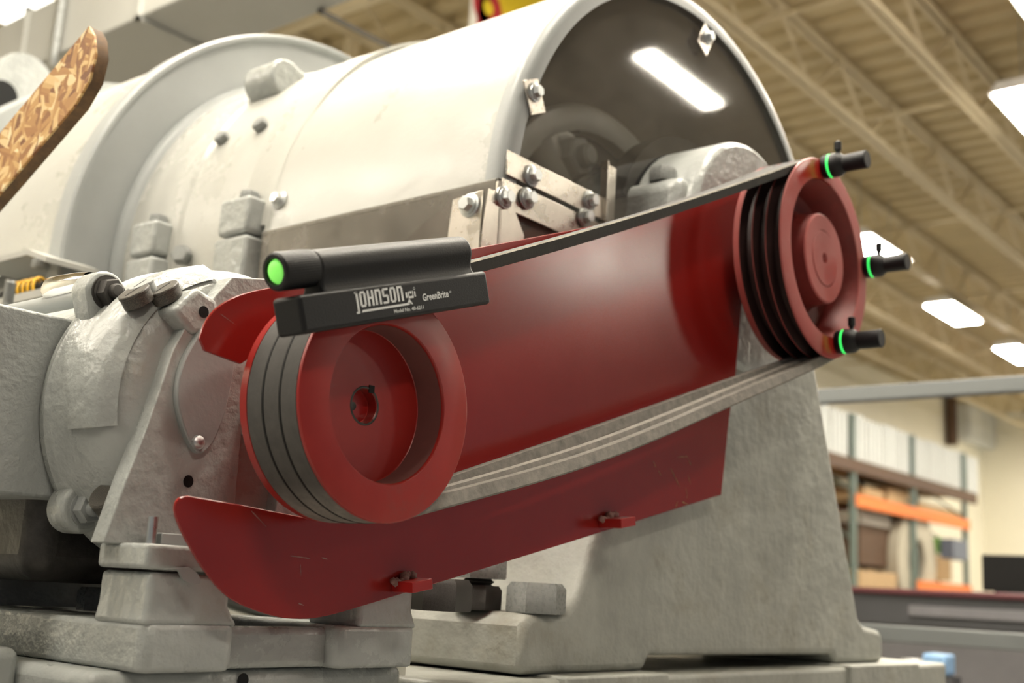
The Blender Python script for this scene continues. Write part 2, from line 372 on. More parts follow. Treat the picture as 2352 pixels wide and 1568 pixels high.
# roof beam and column seen past the drum
bt = thing('roof_girder', 'cream steel girder with a column crossing under the roof behind the drum', 'girder', (5, 6.8, 3.5))
g0, g1 = at(640, 75, 'y', 6.8), at(905, -25, 'y', 4.2)
def girder(bm):
    add_tube(bm, [g0+(g0-g1)*1.5, g1+(g1-g0)*.6], .05, 4)
build('girder_flange', girder, M_joist, bt)
c0 = at(812, 60, 'y', 6.0)
build('column', lambda bm: add_box(bm, c0.x-.05, c0.x+.05, c0.y-.04, c0.y+.04, FLOOR, 4.2), M_joist, bt)
# banner
ba = at(1078, 62, 'y', 4.2); bb = at(1300, -60, 'y', 4.2)
bn = thing('hanging_banner', 'red and yellow banner with a white edge hanging above the mill hood', 'banner', (ba.x, 4.2, ba.z-.3))
M_by = paint('banner_yellow', (.85, .62, .02), .6, var=.03); M_br = paint('banner_red', (.50, .02, .03), .6, var=.03); M_bw = paint('banner_white', (.82, .80, .72), .6, var=.02)
z0, z1 = ba.z-.35, ba.z+1.0; x0, x1 = ba.x, bb.x+.25
build('white_edge', lambda bm: add_box(bm, x0, x0+.075, 4.2, 4.206, z0, z1), M_bw, bn)
build('yellow_field', lambda bm: add_box(bm, x0+.075, x1, 4.2, 4.206, z0, z1), M_by, bn)
rc = at(1122, 18, 'y', 4.19)
build('red_field', lambda bm: add_box(bm, x0+.075, rc.x+.02, 4.192, 4.2, z0, z1), M_br, bn)
build('red_letter_bowl', lambda bm: add_lathe(bm, [(4.192, .045), (4.192, .15), (4.1995, .15), (4.1995, .045)], (rc.x, rc.z), 32, close=True), M_br, bn)
build('yellow_letter_eye', lambda bm: add_lathe(bm, [(4.190, 0), (4.190, .055), (4.1915, .055)], (rc.x, rc.z), 24), M_by, bn)
build('hanging_rod', cyl((x0-.05, 4.203, z1), (x1+.05, 4.203, z1), .015, 8), M_zinc, bn)
for xx in (x0+.1, x1-.1): build('hanging_cord', cyl((xx, 4.203, z1), (xx, 4.203, CEIL), .006, 6), M_zinc, bn)
# red exit-like sign by the corner lamp
rs = at(2349, 35, 'z', 4.05)
tag(build('red_sign', lambda bm: add_box(bm, rs.x-.1, rs.x+.25, rs.y-.45, rs.y-.02, rs.z-.02, rs.z+.3), emit('red_sign_face', (.6, .03, .02), .4), bevel=.01), 'small red sign beside the ceiling light in the upper right corner', 'sign')

# ---------------------------------------------------------------- storage rack along the back wall
RY = 7.2
def rx(px, py): return at(px, py, 'y', RY).x
M_green_up = paint('green_grey_upright', (.16, .21, .19), .5); M_orange = paint('orange_rack_beam', (.85, .20, .03), .45, var=.05)
M_card = paint('cardboard', (.50, .34, .18), .8, var=.1); M_brown = paint('dark_brown_box', (.10, .055, .03), .7); M_panel = paint('white_corrugated_panel', (.72, .74, .72), .5, var=.05)
ux = [rx(1965, 1200), rx(2103, 1200), rx(2222, 1230)]
zt = at(2095, 1172, 'y', RY).z; zl = at(2160, 1345, 'y', RY).z; zs = at(1965, 1068, 'y', RY).z
rk = thing('pallet_rack', 'tall storage rack with green uprights and orange beams against the back wall', 'rack', ((ux[0]+ux[2])/2, RY+.5, FLOOR))
ztop = at(2103, 1000, 'y', RY).z
for x in ux:
    for yy in (RY, RY+1.0): build('upright', lambda bm: add_box(bm, x-.05, x+.05, yy, yy+.09, FLOOR, ztop), M_green_up, rk)
    build('brace', lambda bm: [add_tube(bm, [(x, RY+.04, z), (x, RY+1.0, z+.7)], .02, 6) for z in (-.9, 0, .9, 1.7)], M_green_up, rk)
for z, xa in ((zt, ux[0]), (zl, ux[1])):
    for yy in (RY-.03, RY+1.03):
        build('orange_beam', lambda bm: add_box(bm, xa, ux[2]+.1, yy, yy+.06, z-.14, z+.06), M_orange, rk)
    build('shelf_deck', lambda bm: add_box(bm, xa, ux[2], RY+.03, RY+1.03, z+.02, z+.05), M_card, rk)
build('top_beam', lambda bm: add_box(bm, ux[0]-2.5, ux[2]+.6, RY-.03, RY+.04, zs-.12, zs+.10), M_brown, rk)
build('top_deck', lambda bm: add_box(bm, ux[0]-2.5, ux[2]+.6, RY+.04, RY+1.1, zs+.02, zs+.08), M_card, rk)
build('floor_beam', lambda bm: add_box(bm, ux[0]-2.5, ux[2]+.1, RY, RY+.06, FLOOR+.4, FLOOR+.5), M_orange, rk)
pa = at(1880, 955, 'y', RY-.06); pb = at(2262, 1040, 'y', RY-.06)
pn = thing('panel_stack', 'row of white corrugated sheets standing on top of the storage rack', 'panels', ((pa.x+pb.x)/2, RY-.04, zs+.1))
npn = 11; wpn = (pb.x-pa.x)/npn
for i in range(npn):
    h = random.uniform(.62, .72)*(pa.z-zs); x = pa.x+i*wpn
    def pf(bm):
        add_box(bm, x, x+wpn*.86, RY+.10, RY+.13, zs+.08, zs+h+.5)
        for k in range(4): add_box(bm, x+wpn*(.05+.23*k), x+wpn*(.14+.23*k), RY+.06, RY+.10, zs+.08, zs+h+.5)
    build('white_panel', pf, M_panel, pn)
def carton(px0, py0, px1, py1, y, dep, name, mat, label, cat='box', lid=True):
    xm = (px0+px1)/2; a = V(at(px0, py1, 'y', y).x, y, at(xm, py1, 'y', y).z); b = V(at(px1, py0, 'y', y).x, y, at(xm, py0, 'y', y).z)
    t = thing(name, label, cat, ((a.x+b.x)/2, y+dep/2, a.z))
    build('body', lambda bm: add_box(bm, a.x, b.x, y, y+dep, a.z, b.z), mat, t, bevel=.01)
    if lid: build('tape', lambda bm: add_box(bm, a.x+(b.x-a.x)*.45, a.x+(b.x-a.x)*.55, y-.004, y+dep, b.z, b.z+.004), M_steel, t)
    return t
carton(1985, 1122, 2030, 1142, RY+.2, .6, 'cardboard_box', M_card, 'flat tan cardboard box on the orange beam, left of two')
carton(2040, 1126, 2098, 1160, RY+.2, .6, 'cardboard_box', M_card, 'flat tan cardboard box on the orange beam, right of two')
carton(2112, 1165, 2215, 1192, RY+.25, .6, 'cardboard_box', M_card, 'wide tan cardboard box on the right half of the orange beam')
carton(1975, 1207, 2046, 1300, RY+.3, .6, 'brown_crate', M_brown, 'large dark brown crate under the orange beam', 'crate')
carton(1978, 1178, 2046, 1207, RY+.3, .6, 'white_roll_box', paint('white_wrap', (.75, .72, .65), .6), 'long white wrapped bundle lying on the dark brown crate', 'bundle')
carton(2160, 1236, 2180, 1272, RY+.1, .3, 'green_box', paint('green_box_print', (.22, .45, .10), .5), 'small green box on the lower shelf', lid=False)
carton(2190, 1240, 2222, 1285, RY-.2, .25, 'blue_grey_box', paint('blue_grey', (.13, .15, .20), .5), 'blue grey box beside the right rack upright', lid=False)
carton(2125, 1275, 2185, 1332, RY+.4, .5, 'cardboard_box', M_card, 'tan cardboard box on the lower shelf below the small green box')
carton(1975, 1312, 2060, 1356, RY+.1, .8, 'pale_pallet_load', M_card, 'low pale load under the dark brown crate', 'pallet load')
# a drum-like fan housing on the shelf
fc = at(2108, 1290, 'y', RY+.1); fr_ = (at(2150, 1290, 'y', RY+.1).x-fc.x)
fh = thing('blower_housing', 'beige round blower housing standing beside the dark brown crate', 'blower', (fc.x, RY+.3, fc.z-fr_))
M_beige = paint('beige_metal', (.50, .46, .36), .5)
build('scroll', lambda bm: add_lathe(bm, [(RY+.1, fr_*.45), (RY+.1, fr_), (RY+.5, fr_), (RY+.5, fr_*.45)], (fc.x, fc.z), 32, close=True), M_beige, fh)
build('inlet', lambda bm: add_lathe(bm, [(RY+.2, 0), (RY+.2, fr_*.46)], (fc.x, fc.z), 24), M_dark, fh)
build('foot', lambda bm: add_box(bm, fc.x-fr_*.8, fc.x+fr_*.8, RY+.1, RY+.5, fc.z-fr_*1.15, fc.z-fr_*.8), M_beige, fh)
# wall fittings
pp0 = at(2182, 1022, 'y', WY-.1); pp1 = at(2182, 905, 'y', WY-.1)
tag(build('downpipe', lambda bm: add_tube(bm, [(pp0.x, WY-.15, pp0.z), (pp0.x, WY-.15, CEIL-.01)], .13, 10), M_brown), 'brown vertical pipe on the back wall behind the white panels', 'pipe')
q0 = at(2205, 1010, 'y', WY-.1); q1 = at(2268, 915, 'y', WY-.1)
cabq = thing('wall_cabinet', 'pale grey wall cabinet with doors next to the brown pipe', 'cabinet', (q0.x, WY-.3, q0.z))
build('cabinet_body', lambda bm: add_box(bm, q0.x, q1.x, WY-.3, WY, q0.z, q1.z), M_panel, cabq, bevel=.02)
build('cabinet_door', lambda bm: add_box(bm, q0.x+.05, (q0.x+q1.x)/2-.02, WY-.34, WY-.3, q0.z+.05, q1.z-.05), M_panel, cabq)
build('cabinet_door', lambda bm: add_box(bm, (q0.x+q1.x)/2+.02, q1.x-.05, WY-.34, WY-.3, q0.z+.05, q1.z-.05), M_panel, cabq)

# ---------------------------------------------------------------- rails, bench and monitor at the right
M_rail = paint('grey_rail_paint', (.15, .16, .16), .5, var=.05)
rl = thing('steel_railing', 'grey steel railing with two flat rails at the right of the mill', 'railing', (3.0, .2, FLOOR))
ra, rb = at(1880, 915, 'x', 3.0), at(2360, 877, 'x', 3.0)
build('upper_rail', lambda bm: add_box(bm, 3.0, 3.05, -.6, 1.0, .515, .565), M_rail, rl, bevel=.004)
build('lower_rail', lambda bm: add_box(bm, 3.0, 3.05, -.6, 1.0, -.29, -.238), M_rail, rl, bevel=.004)
for yy in (-.6, .95): build('post', lambda bm: add_box(bm, 3.0, 3.05, yy, yy+.05, FLOOR, .565), M_rail, rl)
BX = 5.2
def bz(py, px=2200): return at(px, py, 'x', BX).z
M_bench = paint('charcoal_bench', (.055, .055, .06), .5, var=.1); M_bench2 = paint('bench_drawer_grey', (.13, .125, .13), .45)
by0, by1 = at(2420, 1400, 'x', BX).y, at(1900, 1400, 'x', BX).y
bq = thing('workbench', 'long charcoal workbench with a maroon edged top behind the railing', 'workbench', (BX+.4, (by0+by1)/2, FLOOR))
build('bench_top', lambda bm: add_box(bm, BX-.03, BX+.9, by0-.8, by1+.6, bz(1372), bz(1357)), paint('maroon_edge', (.09, .02, .025), .4), bq, bevel=.01)
build('apron', lambda bm: add_box(bm, BX, BX+.85, by0-.8, by1+.6, bz(1440), bz(1372)), M_bench, bq)
build('cabinet_front', lambda bm: add_box(bm, BX+.05, BX+.85, by0-.8, by1+.4, FLOOR, bz(1440)), M_bench2, bq)
yd = at(2090, 1400, 'x', BX).y
build('drawer', lambda bm: add_box(bm, BX-.02, BX, by0-.7, yd, bz(1420), bz(1395)), paint('drawer_edge_grey', (.16, .155, .165), .45), bq, bevel=.005)
m0, m1 = at(2256, 1358, 'x', BX+.25), at(2420, 1286, 'x', BX+.25)
mt = thing('black_monitor', 'black monitor standing on the charcoal workbench at the right edge', 'monitor', (BX+.3, (m0.y+m1.y)/2, m0.z))
build('screen', lambda bm: add_box(bm, BX+.25, BX+.29, m1.y, m0.y, bz(1352), m1.z+.02), M_rubber, mt, bevel=.008)
build('stand', lambda bm: add_box(bm, BX+.2, BX+.4, (m0.y+m1.y)/2-.1, (m0.y+m1.y)/2+.1, bz(1358), bz(1350)), M_rubber, mt)
k0, k1 = at(2118, 1548, 'x', 4.2), at(2172, 1503, 'x', 4.2)
bc = thing('blue_container', 'small pale blue container with a dark stand below the lower rail', 'container', (4.25, k0.y, FLOOR))
build('container_body', lambda bm: add_box(bm, 4.2, 4.32, k1.y, k0.y, k0.z, k1.z), paint('pale_blue_plastic', (.25, .42, .66), .4), bc, bevel=.012)
build('container_stand', lambda bm: add_box(bm, 4.22, 4.32, k1.y-.02, k0.y+.12, FLOOR, k0.z), M_bench, bc)
build('container_cap', lambda bm: add_box(bm, 4.21, 4.30, k0.y+.02, k0.y+.1, k0.z, k1.z-.03), M_zinc, bc, bevel=.01)

# ================================================================== the mill: bed, pedestal, drum, hood
bed = thing('machine_bed', 'grey painted machine bed carrying the motor and the mill pedestal', 'machine bed', (.8, .9, FLOOR))
def bedm(bm):
    add_box(bm, -.19, .258, .20, 1.5, FLOOR, -.287)
    add_box(bm, -.34, -.19, .33, 1.5, FLOOR, -.272)
build('motor_plinth', bedm, M_cast, bed, bevel=.012, seg=3)
build('pedestal_plinth', lambda bm: add_box(bm, .275, 2.05, .13, 2.7, FLOOR, -.304), M_dustcast, bed, bevel=.008)
build('sole_plate', lambda bm: add_box(bm, .50, .77, .118, .6, -.36, -.300), M_dustcast, bed, bevel=.004)
build('sole_plate', lambda bm: add_box(bm, 1.47, 1.84, .118, .6, -.36, -.300), M_dustcast, bed, bevel=.004)
h_ = at(556, 1562, 'y', .2); build('dowel_hole', lambda bm: add_lathe(bm, [(.1985, 0), (.1985, .008)], (h_.x, h_.z), 20), M_rubber, bed)

# bearing pedestal
pd = thing('bearing_pedestal', 'large tapered grey cast pedestal under the small-hub red pulley', 'pedestal', (FX, .35, -.30))
def ped(bm):
    hw = lambda z: .426-.412*(z-0)
    left = [(FX-.64, -.30), (FX-.64, -.235), (FX-.625, -.217), (FX-.545, -.215), (FX-.515, -.19), (FX-.495, -.15)]
    right = [(FX+.498, -.17), (FX+.512, -.205), (FX+.545, -.224), (FX+.63, -.232), (FX+.645, -.245), (FX+.645, -.30)]
    arch = [(FX+.40, -.30), (FX+.385, -.281), (FX-.31, -.277), (FX-.325, -.30)]
    pts = left+[(FX-hw(.1), .1), (FX-hw(.44), .44), (FX+hw(.44), .44), (FX+hw(.1), .1)]+right+arch
    add_prism(bm, pts, .16, .475)
build('pedestal_body', ped, M_dustcast, pd, bevel=.012, seg=3)
put(B_hexp, 'foot_bolt', at(1230, 1408, 'z', -.217), (0, 0, 1), pd, .044, .32)
put(B_hexd, 'foot_washer', at(1270, 1408, 'z', -.217), (0, 0, 1), pd, .03)
s_ = at(1095, 1400, 'z', -.217)
put(B_hexd, 'leveling_nut', s_, (0, 0, 1), pd, .036); put(B_hexp, 'leveling_nut', s_+V(0, 0, .045), (0, 0, 1), pd, .042, .4)
put(proto('dark_stud', mk_thread, M_dark), 'leveling_stud', s_, (0, 0, 1), pd, .024)
put(B_hexd, 'foot_bolt', at(1008, 1402, 'z', -.217), (0, 0, 1), pd, .042, .2)
# bearing
bg = thing('bearing_housing', 'grey cast bearing housing with a rounded cap behind the red pulley', 'bearing', (FX, .3, .44))
build('housing_base', lambda bm: add_box(bm, FX-.235, FX+.235, .168, .475, .44, .563), M_cast, bg, bevel=.03, seg=4)
build('bearing_cap', lambda bm: add_lathe(bm, [(.15, 0), (.15, .215), (.156, .223), (.165, .226), (.46, .226), (.46, 0)], (FX, FZ+.02), 72), M_cast, bg)
put(B_hexp, 'cap_bolt', (FX-.2, .23, .562), (0, 0, 1), bg, .028, .4)
build('rubber_seal', lambda bm: add_lathe(bm, [(.285, .226), (.285, .262), (.33, .262), (.33, .226)], (FX, FZ+.02), 48, PI*.1, PI*.9, close=True), M_rubber, bg)
# shaft
tag(build('drive_shaft', lambda bm: add_lathe(bm, [(.02, 0), (.02, .045), (1.3, .045)], (FX, FZ), 48), M_steel), 'steel drive shaft through the bearing behind the small-hub red pulley', 'shaft')

# drum casing
dc = thing('mill_drum', 'big grey round mill casing with a wide flange left of the hood', 'mill casing', (FX, 1.5, -.30))
AX = (FX, FZ+.012)
build('drum_shell', lambda bm: add_lathe(bm, [(.84, .585), (.84, .594), (1.15, .594), (1.158, .600), (1.36, .600), (1.36, .56)], AX, 128), M_sheet, dc)
build('weld_bead', lambda bm: add_lathe(bm, [(1.338, .600), (1.342, .609), (1.352, .616), (1.364, .618), (1.366, .6)], AX, 128), M_smooth, dc)
build('flange', lambda bm: add_lathe(bm, [(1.365, .57), (1.365, .722), (1.352, .724), (1.350, .733), (1.356, .738), (1.40, .738), (1.40, .57)], AX, 160), M_smooth, dc)
build('rear_shell', lambda bm: add_lathe(bm, [(1.40, .70), (1.40, .724), (2.06, .724), (2.06, .70)], AX, 128, a0=-.02, a1=PI+.02), M_sheet, dc)
build('rear_lower_shell', lambda bm: add_lathe(bm, [(1.40, .66), (2.06, .66)], AX, 96, a0=PI+.02, a1=2*PI-.02), M_cast, dc)
build('rear_ring', lambda bm: add_lathe(bm, [(2.06, .66), (2.06, .775), (2.10, .785), (2.16, .785), (2.16, .73), (2.5, .72), (2.5, 0)], AX, 128), M_smooth, dc)
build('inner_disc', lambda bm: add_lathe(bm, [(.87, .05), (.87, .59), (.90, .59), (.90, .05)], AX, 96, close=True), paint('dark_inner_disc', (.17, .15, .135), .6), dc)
# split-line clamps
for (px, py, w) in ((345, 580, .055), (557, 560, .06)):
    p = at(px, py, 'x', .455)
    cl = build('clamp_boss', lambda bm: (add_box(bm, .452, .52, p.y-.01, p.y+w+.02, FZ+.012, FZ+.085), add_box(bm, .45, .52, p.y-.014, p.y+w+.024, FZ-.10, FZ+.006)), M_cast, dc, bevel=.008, seg=3)
    put(B_hexp, 'clamp_bolt', (.482, p.y+w/2, FZ+.085), (0, 0, 1), cl, .02)
put(B_hexp, 'boss_bolt', at(422, 590, 'x', .49), (-1, -.5, .2), dc, .021)
for px, py in ((515, 322), (603, 292)):
    # on the drum surface
    best = None
    for i in range(200):
        y = .86+i*.0025; a = at(px, py, 'y', y); r = math.hypot(a.x-AX[0], a.z-AX[1])
        e = abs(r-(.594 if y < 1.15 else .6))
        if best is None or e < best[0]: best = (e, a)
    a = best[1]; put(B_hexp, 'shell_bolt', a, (a.x-AX[0], 0, a.z-AX[1]), dc, .017, .5)
def on_drum(y, ang, r=.594): return V(AX[0]+r*math.cos(ang), y, AX[1]+r*math.sin(ang))
for y, an in ((1.0, math.radians(106)), (1.12, math.radians(109)), (1.22, math.radians(125))): put(B_hexp, 'shell_bolt', on_drum(y, an), on_drum(y, an)-V(AX[0], y, AX[1]), dc, .02)
# lifting lug
lg = at(648, 185, 'y', 1.08)
def lug(bm):
    c = Vector((lg.x, lg.z)); r = .044
    pts = [(c.x+r*math.cos(a), c.y+r*math.sin(a)) for a in [math.radians(t) for t in range(60, 286, 12)]]
    pts += [(c.x+.014, c.y-.02), (c.x+.03, c.y-.012), (c.x+.055, c.y-.03), (c.x+.11, c.y-.05), (c.x+.12, c.y-.0), (c.x+.07, c.y+.022)]
    add_prism(bm, pts, 1.06, 1.16)
build('lifting_lug', lug, M_cast, dc, bevel=.006, seg=3)

# hood
hd = thing('hood', 'curved grey sheet metal hood with a pale rounded front rim', 'hood', (FX, .56, FZ))
HX, HZ, HR = FX, .418, .608
a0, a1 = math.radians(-2), math.radians(176.5)
build('hood_sheet', lambda bm: add_lathe(bm, [(.30, HR-.004), (.30, HR), (.86, HR), (.86, HR-.004)], (HX, HZ), 96, a0, a1, close=True), M_sheet, hd)
build('hood_inner_shade', lambda bm: add_lathe(bm, [(.305, HR-.0055), (.86, HR-.0055)], (HX, HZ), 96, a0, a1), paint('hood_shade_tone', (.17, .15, .135), .6, var=.2, vscale=4), hd)  # added inner skin, its dark colour holds the shade inside the hood
build('front_rim', lambda bm: add_lathe(bm, [(.31, HR), (.295, HR+.002), (.284, HR-.002), (.277, HR-.010), (.2745, HR-.022), (.2745, HR-.036), (.2775, HR-.036), (.281, HR-.014), (.295, HR-.005), (.31, HR-.004)], (HX, HZ), 96, a0, a1, close=True), M_smooth, hd)
def blend(bm):
    n = 72; rings = []
    for cx_, cz_, r, y in ((HX, HZ, HR+.0006, .850), (HX, HZ+.004, HR-.001, .875), (AX[0], (HZ+AX[1])/2, .6015, .905), (AX[0], AX[1], .5952, .945), (AX[0], AX[1], .594, .955)):
        rings.append([bm.verts.new((cx_+r*math.cos(t), y, cz_+r*math.sin(t))) for t in [math.radians(2+173.5*i/n) for i in range(n+1)]])
    for a, b in zip(rings[:-1], rings[1:]):
        for i in range(n): bm.faces.new([a[i], a[i+1], b[i+1], b[i]])
build('rear_band', blend, M_sheet, hd, smooth=60)
build('hem', lambda bm: add_box(bm, HX-HR-.001, HX-HR+.010, .285, .86, HZ+.030, HZ+.0365), M_sheet, hd)
def hood_bolt(px, py):
    best = None
    for i in range(400):
        y = .28+i*.0018; a = at(px, py, 'y', y); e = abs(math.hypot(a.x-HX, a.z-HZ)-HR)
        if best is None or e < best[0]: best = (e, a)
    a = best[1]; put(B_bolt, 'hood_bolt', a, (a.x-HX, 0, a.z-HZ), hd, .0185, .3)
for px, py in ((643, 460), (1150, 190)): hood_bolt(px, py)
for y, an in ((.80, 100), (.36, 62), (.80, 60)):
    an = math.radians(an); put(B_bolt, 'hood_bolt', (HX+HR*math.cos(an), y, HZ+HR*math.sin(an)), (math.cos(an), 0, math.sin(an)), hd, .0185)
# clear front window of the hood, slightly bowed
def pane(bm):
    n = 56; rows = 12; R = HR-.012; g = []
    for j in range(rows+1):
        k = .41+.59*j/rows; row = []
        for i in range(n+1):
            ang = PI*i/n; row.append(bm.verts.new((HX+R*math.cos(ang)*k, .286-.0025*(1-k*k), HZ+.036+(R-.04)*math.sin(ang)*k)))
        g.append(row)
    for j in range(rows):
        for i in range(n): bm.faces.new([g[j][i], g[j][i+1], g[j+1][i+1], g[j+1][i]])
build('clear_window', lambda bm: pane(bm), M_plexi, hd, smooth=60)
# small clips holding the window
def clip(px, py, ang):
    p = at(px, py, 'y', .272)
    c = build('window_clip', lambda bm: add_box(bm, -.021, .021, -.0015, .0015, -.03, .028), M_steel, hd, bevel=.001)
    c.location = p-wloc(hd); c.rotation_euler = (0, ang, 0)
    k = put(B_bolt, 'clip_bolt', (0, 0, 0), (0, -1, 0), c, .0165, .2); k.location = (0, -.0015, .036)
clip(1236, 262, -.45); clip(1612, 112, .5)
# lower clear guard: front and side sheets with stainless corner
lw = thing('lower_guard', 'grimy clear plastic guard box with stainless strips under the hood', 'guard', (.6, .5, .1))
build('side_sheet', lambda bm: add_box(bm, .480, .483, .285, .86, .12, .452), M_plexi2, lw)
build('front_sheet', lambda bm: add_prism(bm, [(.484, .12), (.70, .12), (.765, .27), (.772, .4555), (.484, .4555)], .283, .286), M_plexi2, lw)
def strip(x0, x1, z0, z1, y, name):
    return build(name, lambda bm: add_box(bm, x0, x1, y, y+.0025, z0, z1), M_steel, lw, bevel=.001)
strip(.488, .757, .4605, .502, .270, 'upper_strip'); strip(.482, .757, .405, .4535, .272, 'lower_strip')
build('end_angle', lambda bm: (add_box(bm, .7572, .760, .262, .274, .45, .57), add_box(bm, .757, .80, .274, .277, .45, .57)), M_steel, lw)
def corner(bm):
    a = [at(1110, 435, 'x', .477), at(1040, 458, 'x', .477), at(1022, 590, 'x', .477), at(1098, 600, 'x', .477)]
    add_prism(bm, [(p.y, p.z) for p in a], .4765, .479, 'x')
build('corner_leaf', corner, M_steel, lw, bevel=.001)
def corner2(bm):
    a = [at(1124, 432, 'y', .27), at(1170, 447, 'y', .27), at(1205, 540, 'y', .27), at(1200, 580, 'y', .27), at(1098, 600, 'y', .27)]
    add_prism(bm, [(p.x, p.z) for p in a], .2705, .2725, 'y')
build('corner_leaf', corner2, M_steel, lw, bevel=.001)
build('corner_fold', lambda bm: add_tube(bm, [(.4785, .275, .445), (.4785, .275, .2)], .006, 16), M_steel, lw)
for px, py in ((1225, 404), (1358, 461)): put(B_bolt, 'strip_bolt', at(px-6, py, 'y', .270), (0, -1, 0), lw, .0185, .2)
for px, py in ((1161, 454), (1213, 456), (1345, 499)): put(B_bolt, 'strip_bolt', at(px-4, py, 'y', .270), (0, -1, 0), lw, .0185, .5)
put(B_bolt, 'strip_bolt', at(1080, 472, 'x', .4765), (-1, 0, 0), lw, .02, .2)

# flywheel seen through the window
fw = thing('flywheel', 'grey flywheel with a large hex nut behind the clear hood window', 'flywheel', (FX, .53, FZ-.39))
build('wheel_rim', lambda bm: add_lathe(bm, [(.50, .335), (.495, .345), (.495, .385), (.50, .392), (.56, .392), (.56, .335)], (FX, FZ), 96, close=True), M_sheet, fw)
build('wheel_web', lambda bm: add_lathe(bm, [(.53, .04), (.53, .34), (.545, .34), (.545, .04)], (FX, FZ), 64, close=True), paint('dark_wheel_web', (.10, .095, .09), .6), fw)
for an in (128, 68, 8, 188):
    an = math.radians(an); u = V(math.cos(an), 0, math.sin(an))
    build('spoke', lambda bm: add_tube(bm, [V(FX, .515, FZ)+u*.08, V(FX, .515, FZ)+u*.34], [.045, .03], 12), M_sheet, fw)
nu = at(1312, 365, 'y', .49); u = V(nu.x-FX, 0, nu.z-FZ)
build('nut_boss', lambda bm: add_lathe(bm, [(.50, 0), (.50, .062), (.53, .066)], (nu.x, nu.z), 32), M_sheet, fw)
put(B_nutp, 'hex_nut', (nu.x, .50, nu.z), (0, -1, 0), fw, .045, .3)

# ================================================================== motor
MB = thing('slide_mount', 'grey cast slide mount with raised pads under the motor feet', 'motor mount', (.05, .45, -.286))
build('base_frame', lambda bm: add_box(bm, -.150, .248, .192, .222, -.286, -.241), M_cast, MB, bevel=.008, seg=3)
build('base_shade_pan', lambda bm: add_box(bm, -.145, .245, .222, 1.2, -.286, -.279), M_dark, MB)  # dark pan added so the gap in the base looks shaded
def cheek(x0, x1): return lambda bm: add_prism(bm, [(x0, .178), (x0+.008, .170), (x1-.012, .170), (x1, .182), (x1, .26), (x0, 1.2 if x0 < 0 else .6)], -.2865, -.238, 'z')
build('base_cheek', cheek(-.153, -.033), M_cast, MB, bevel=.007, seg=3)
build('base_cheek', cheek(.112, .250), M_cast, MB, bevel=.007, seg=3)
def pad(x0, x1, y0, y1, ztop, zbot, fl):
    def f(bm):
        lv = [(zbot, fl), (zbot+.010, fl*.45), (zbot+.022, 0), (ztop, 0)]; R = []
        for z, e in lv: R.append([bm.verts.new(p) for p in ((x0-e*.3, y0-e*.2, z), (x1+e, y0-e*.2, z), (x1+e, y1, z), (x0-e*.3, y1, z))])
        for a, b in zip(R[:-1], R[1:]):
            for i in range(4): bm.faces.new([a[i], a[(i+1) % 4], b[(i+1) % 4], b[i]])
        bm.faces.new(R[0]); bm.faces.new(R[-1])
    return f
build('foot_pad', pad(-.150, -.047, .174, .265, -.1865, -.240, .014), M_cast, MB, bevel=.006, seg=3)
build('foot_pad', pad(.148, .240, .174, .265, -.1865, -.240, .010), M_cast, MB, bevel=.006, seg=3)
build('shim_clip', lambda bm: add_prism(bm, curve([at_ for at_ in [xz(372, 1306, .17), xz(405, 1308, .168), xz(418, 1330, .168), xz(440, 1340, .168), xz(458, 1338, .168), xz(452, 1318, .168), xz(430, 1302, .17)]], 4), .166, .169), M_smooth, MB)
for px, py, r in ((225, 1385, .024), (228, 1402, .03)): put(B_hexp, 'slide_bolt', at(px, py, 'z', -.240), (0, 0, 1), MB, r, .3)

MO = thing('electric_motor', 'grey electric motor with a round end bell and cast legs behind the big-bore red pulley', 'motor', (0, .45, -.185))
build('frame', lambda bm: add_lathe(bm, [(.37, 0), (.37, .163), (.95, .163), (.95, 0)], (0, 0), 96), M_cast, MO)
build('end_bell', lambda bm: add_lathe(bm, [(.372, 0), (.372, .185), (.362, .186), (.358, .1835), (.30, .181), (.272, .176), (.255, .166), (.246, .15), (.243, .12), (.243, 0)], (0, 0), 112), M_cast, MO)
build('bell_step', lambda bm: add_lathe(bm, [(.318, .176), (.312, .186), (.275, .184), (.262, .176), (.25, .164)], (0, 0), 40, math.radians(108), math.radians(192)), M_cast, MO, smooth=50)
# legs: one casting with an arch between them
YL = .225
def leg(bm):
    L = [xz(*p, YL) for p in ((238, 1246), (290, 1100), (330, 1000), (372, 880), (398, 800), (430, 745), (475, 700))]
    top = [(-.05, .155), (0, .165), (.05, .155)]
    R = [(-x, z) for x, z in L[::-1]]
    inn = [(.045, L[0][1]), (.046, -.11), (.05, -.05), (.02, -.025), (-.02, -.025), xz(556, 985, YL), xz(540, 1160, YL), (-.047, L[0][1])]
    add_prism(bm, L+top+R+inn, YL, YL+.026)
build('pedestal_legs', leg, M_cast, MO, bevel=.005, seg=3)
# flared inner web of the left leg
build('leg_rib', lambda bm: add_prism(bm, [xz(548, 960, YL), xz(540, 1165, YL), (-.05, -.16), (-.095, -.16), (-.085, -.09)], .245, .33), M_cast, MO, bevel=.008, seg=3)
build('motor_foot', lambda bm: add_box(bm, -.158, -.035, .172, .262, -.184, -.158), M_cast, MO, bevel=.005, seg=3)
build('motor_foot', lambda bm: add_box(bm, .035, .2, .172, .262, -.184, -.158), M_cast, MO, bevel=.005, seg=3)
p = at(346, 1244, 'y', .195); p.z = -.158; build('foot_pin', cyl(p, p+V(0, 0, .028), .0055, 16), M_zinc, MO)
p = at(392, 1240, 'y', .2); p.z = -.158; build('foot_shim_block', lambda bm: add_box(bm, p.x-.02, p.x+.02, p.y-.012, p.y+.012, -.158, -.146), M_smooth, MO, bevel=.001)
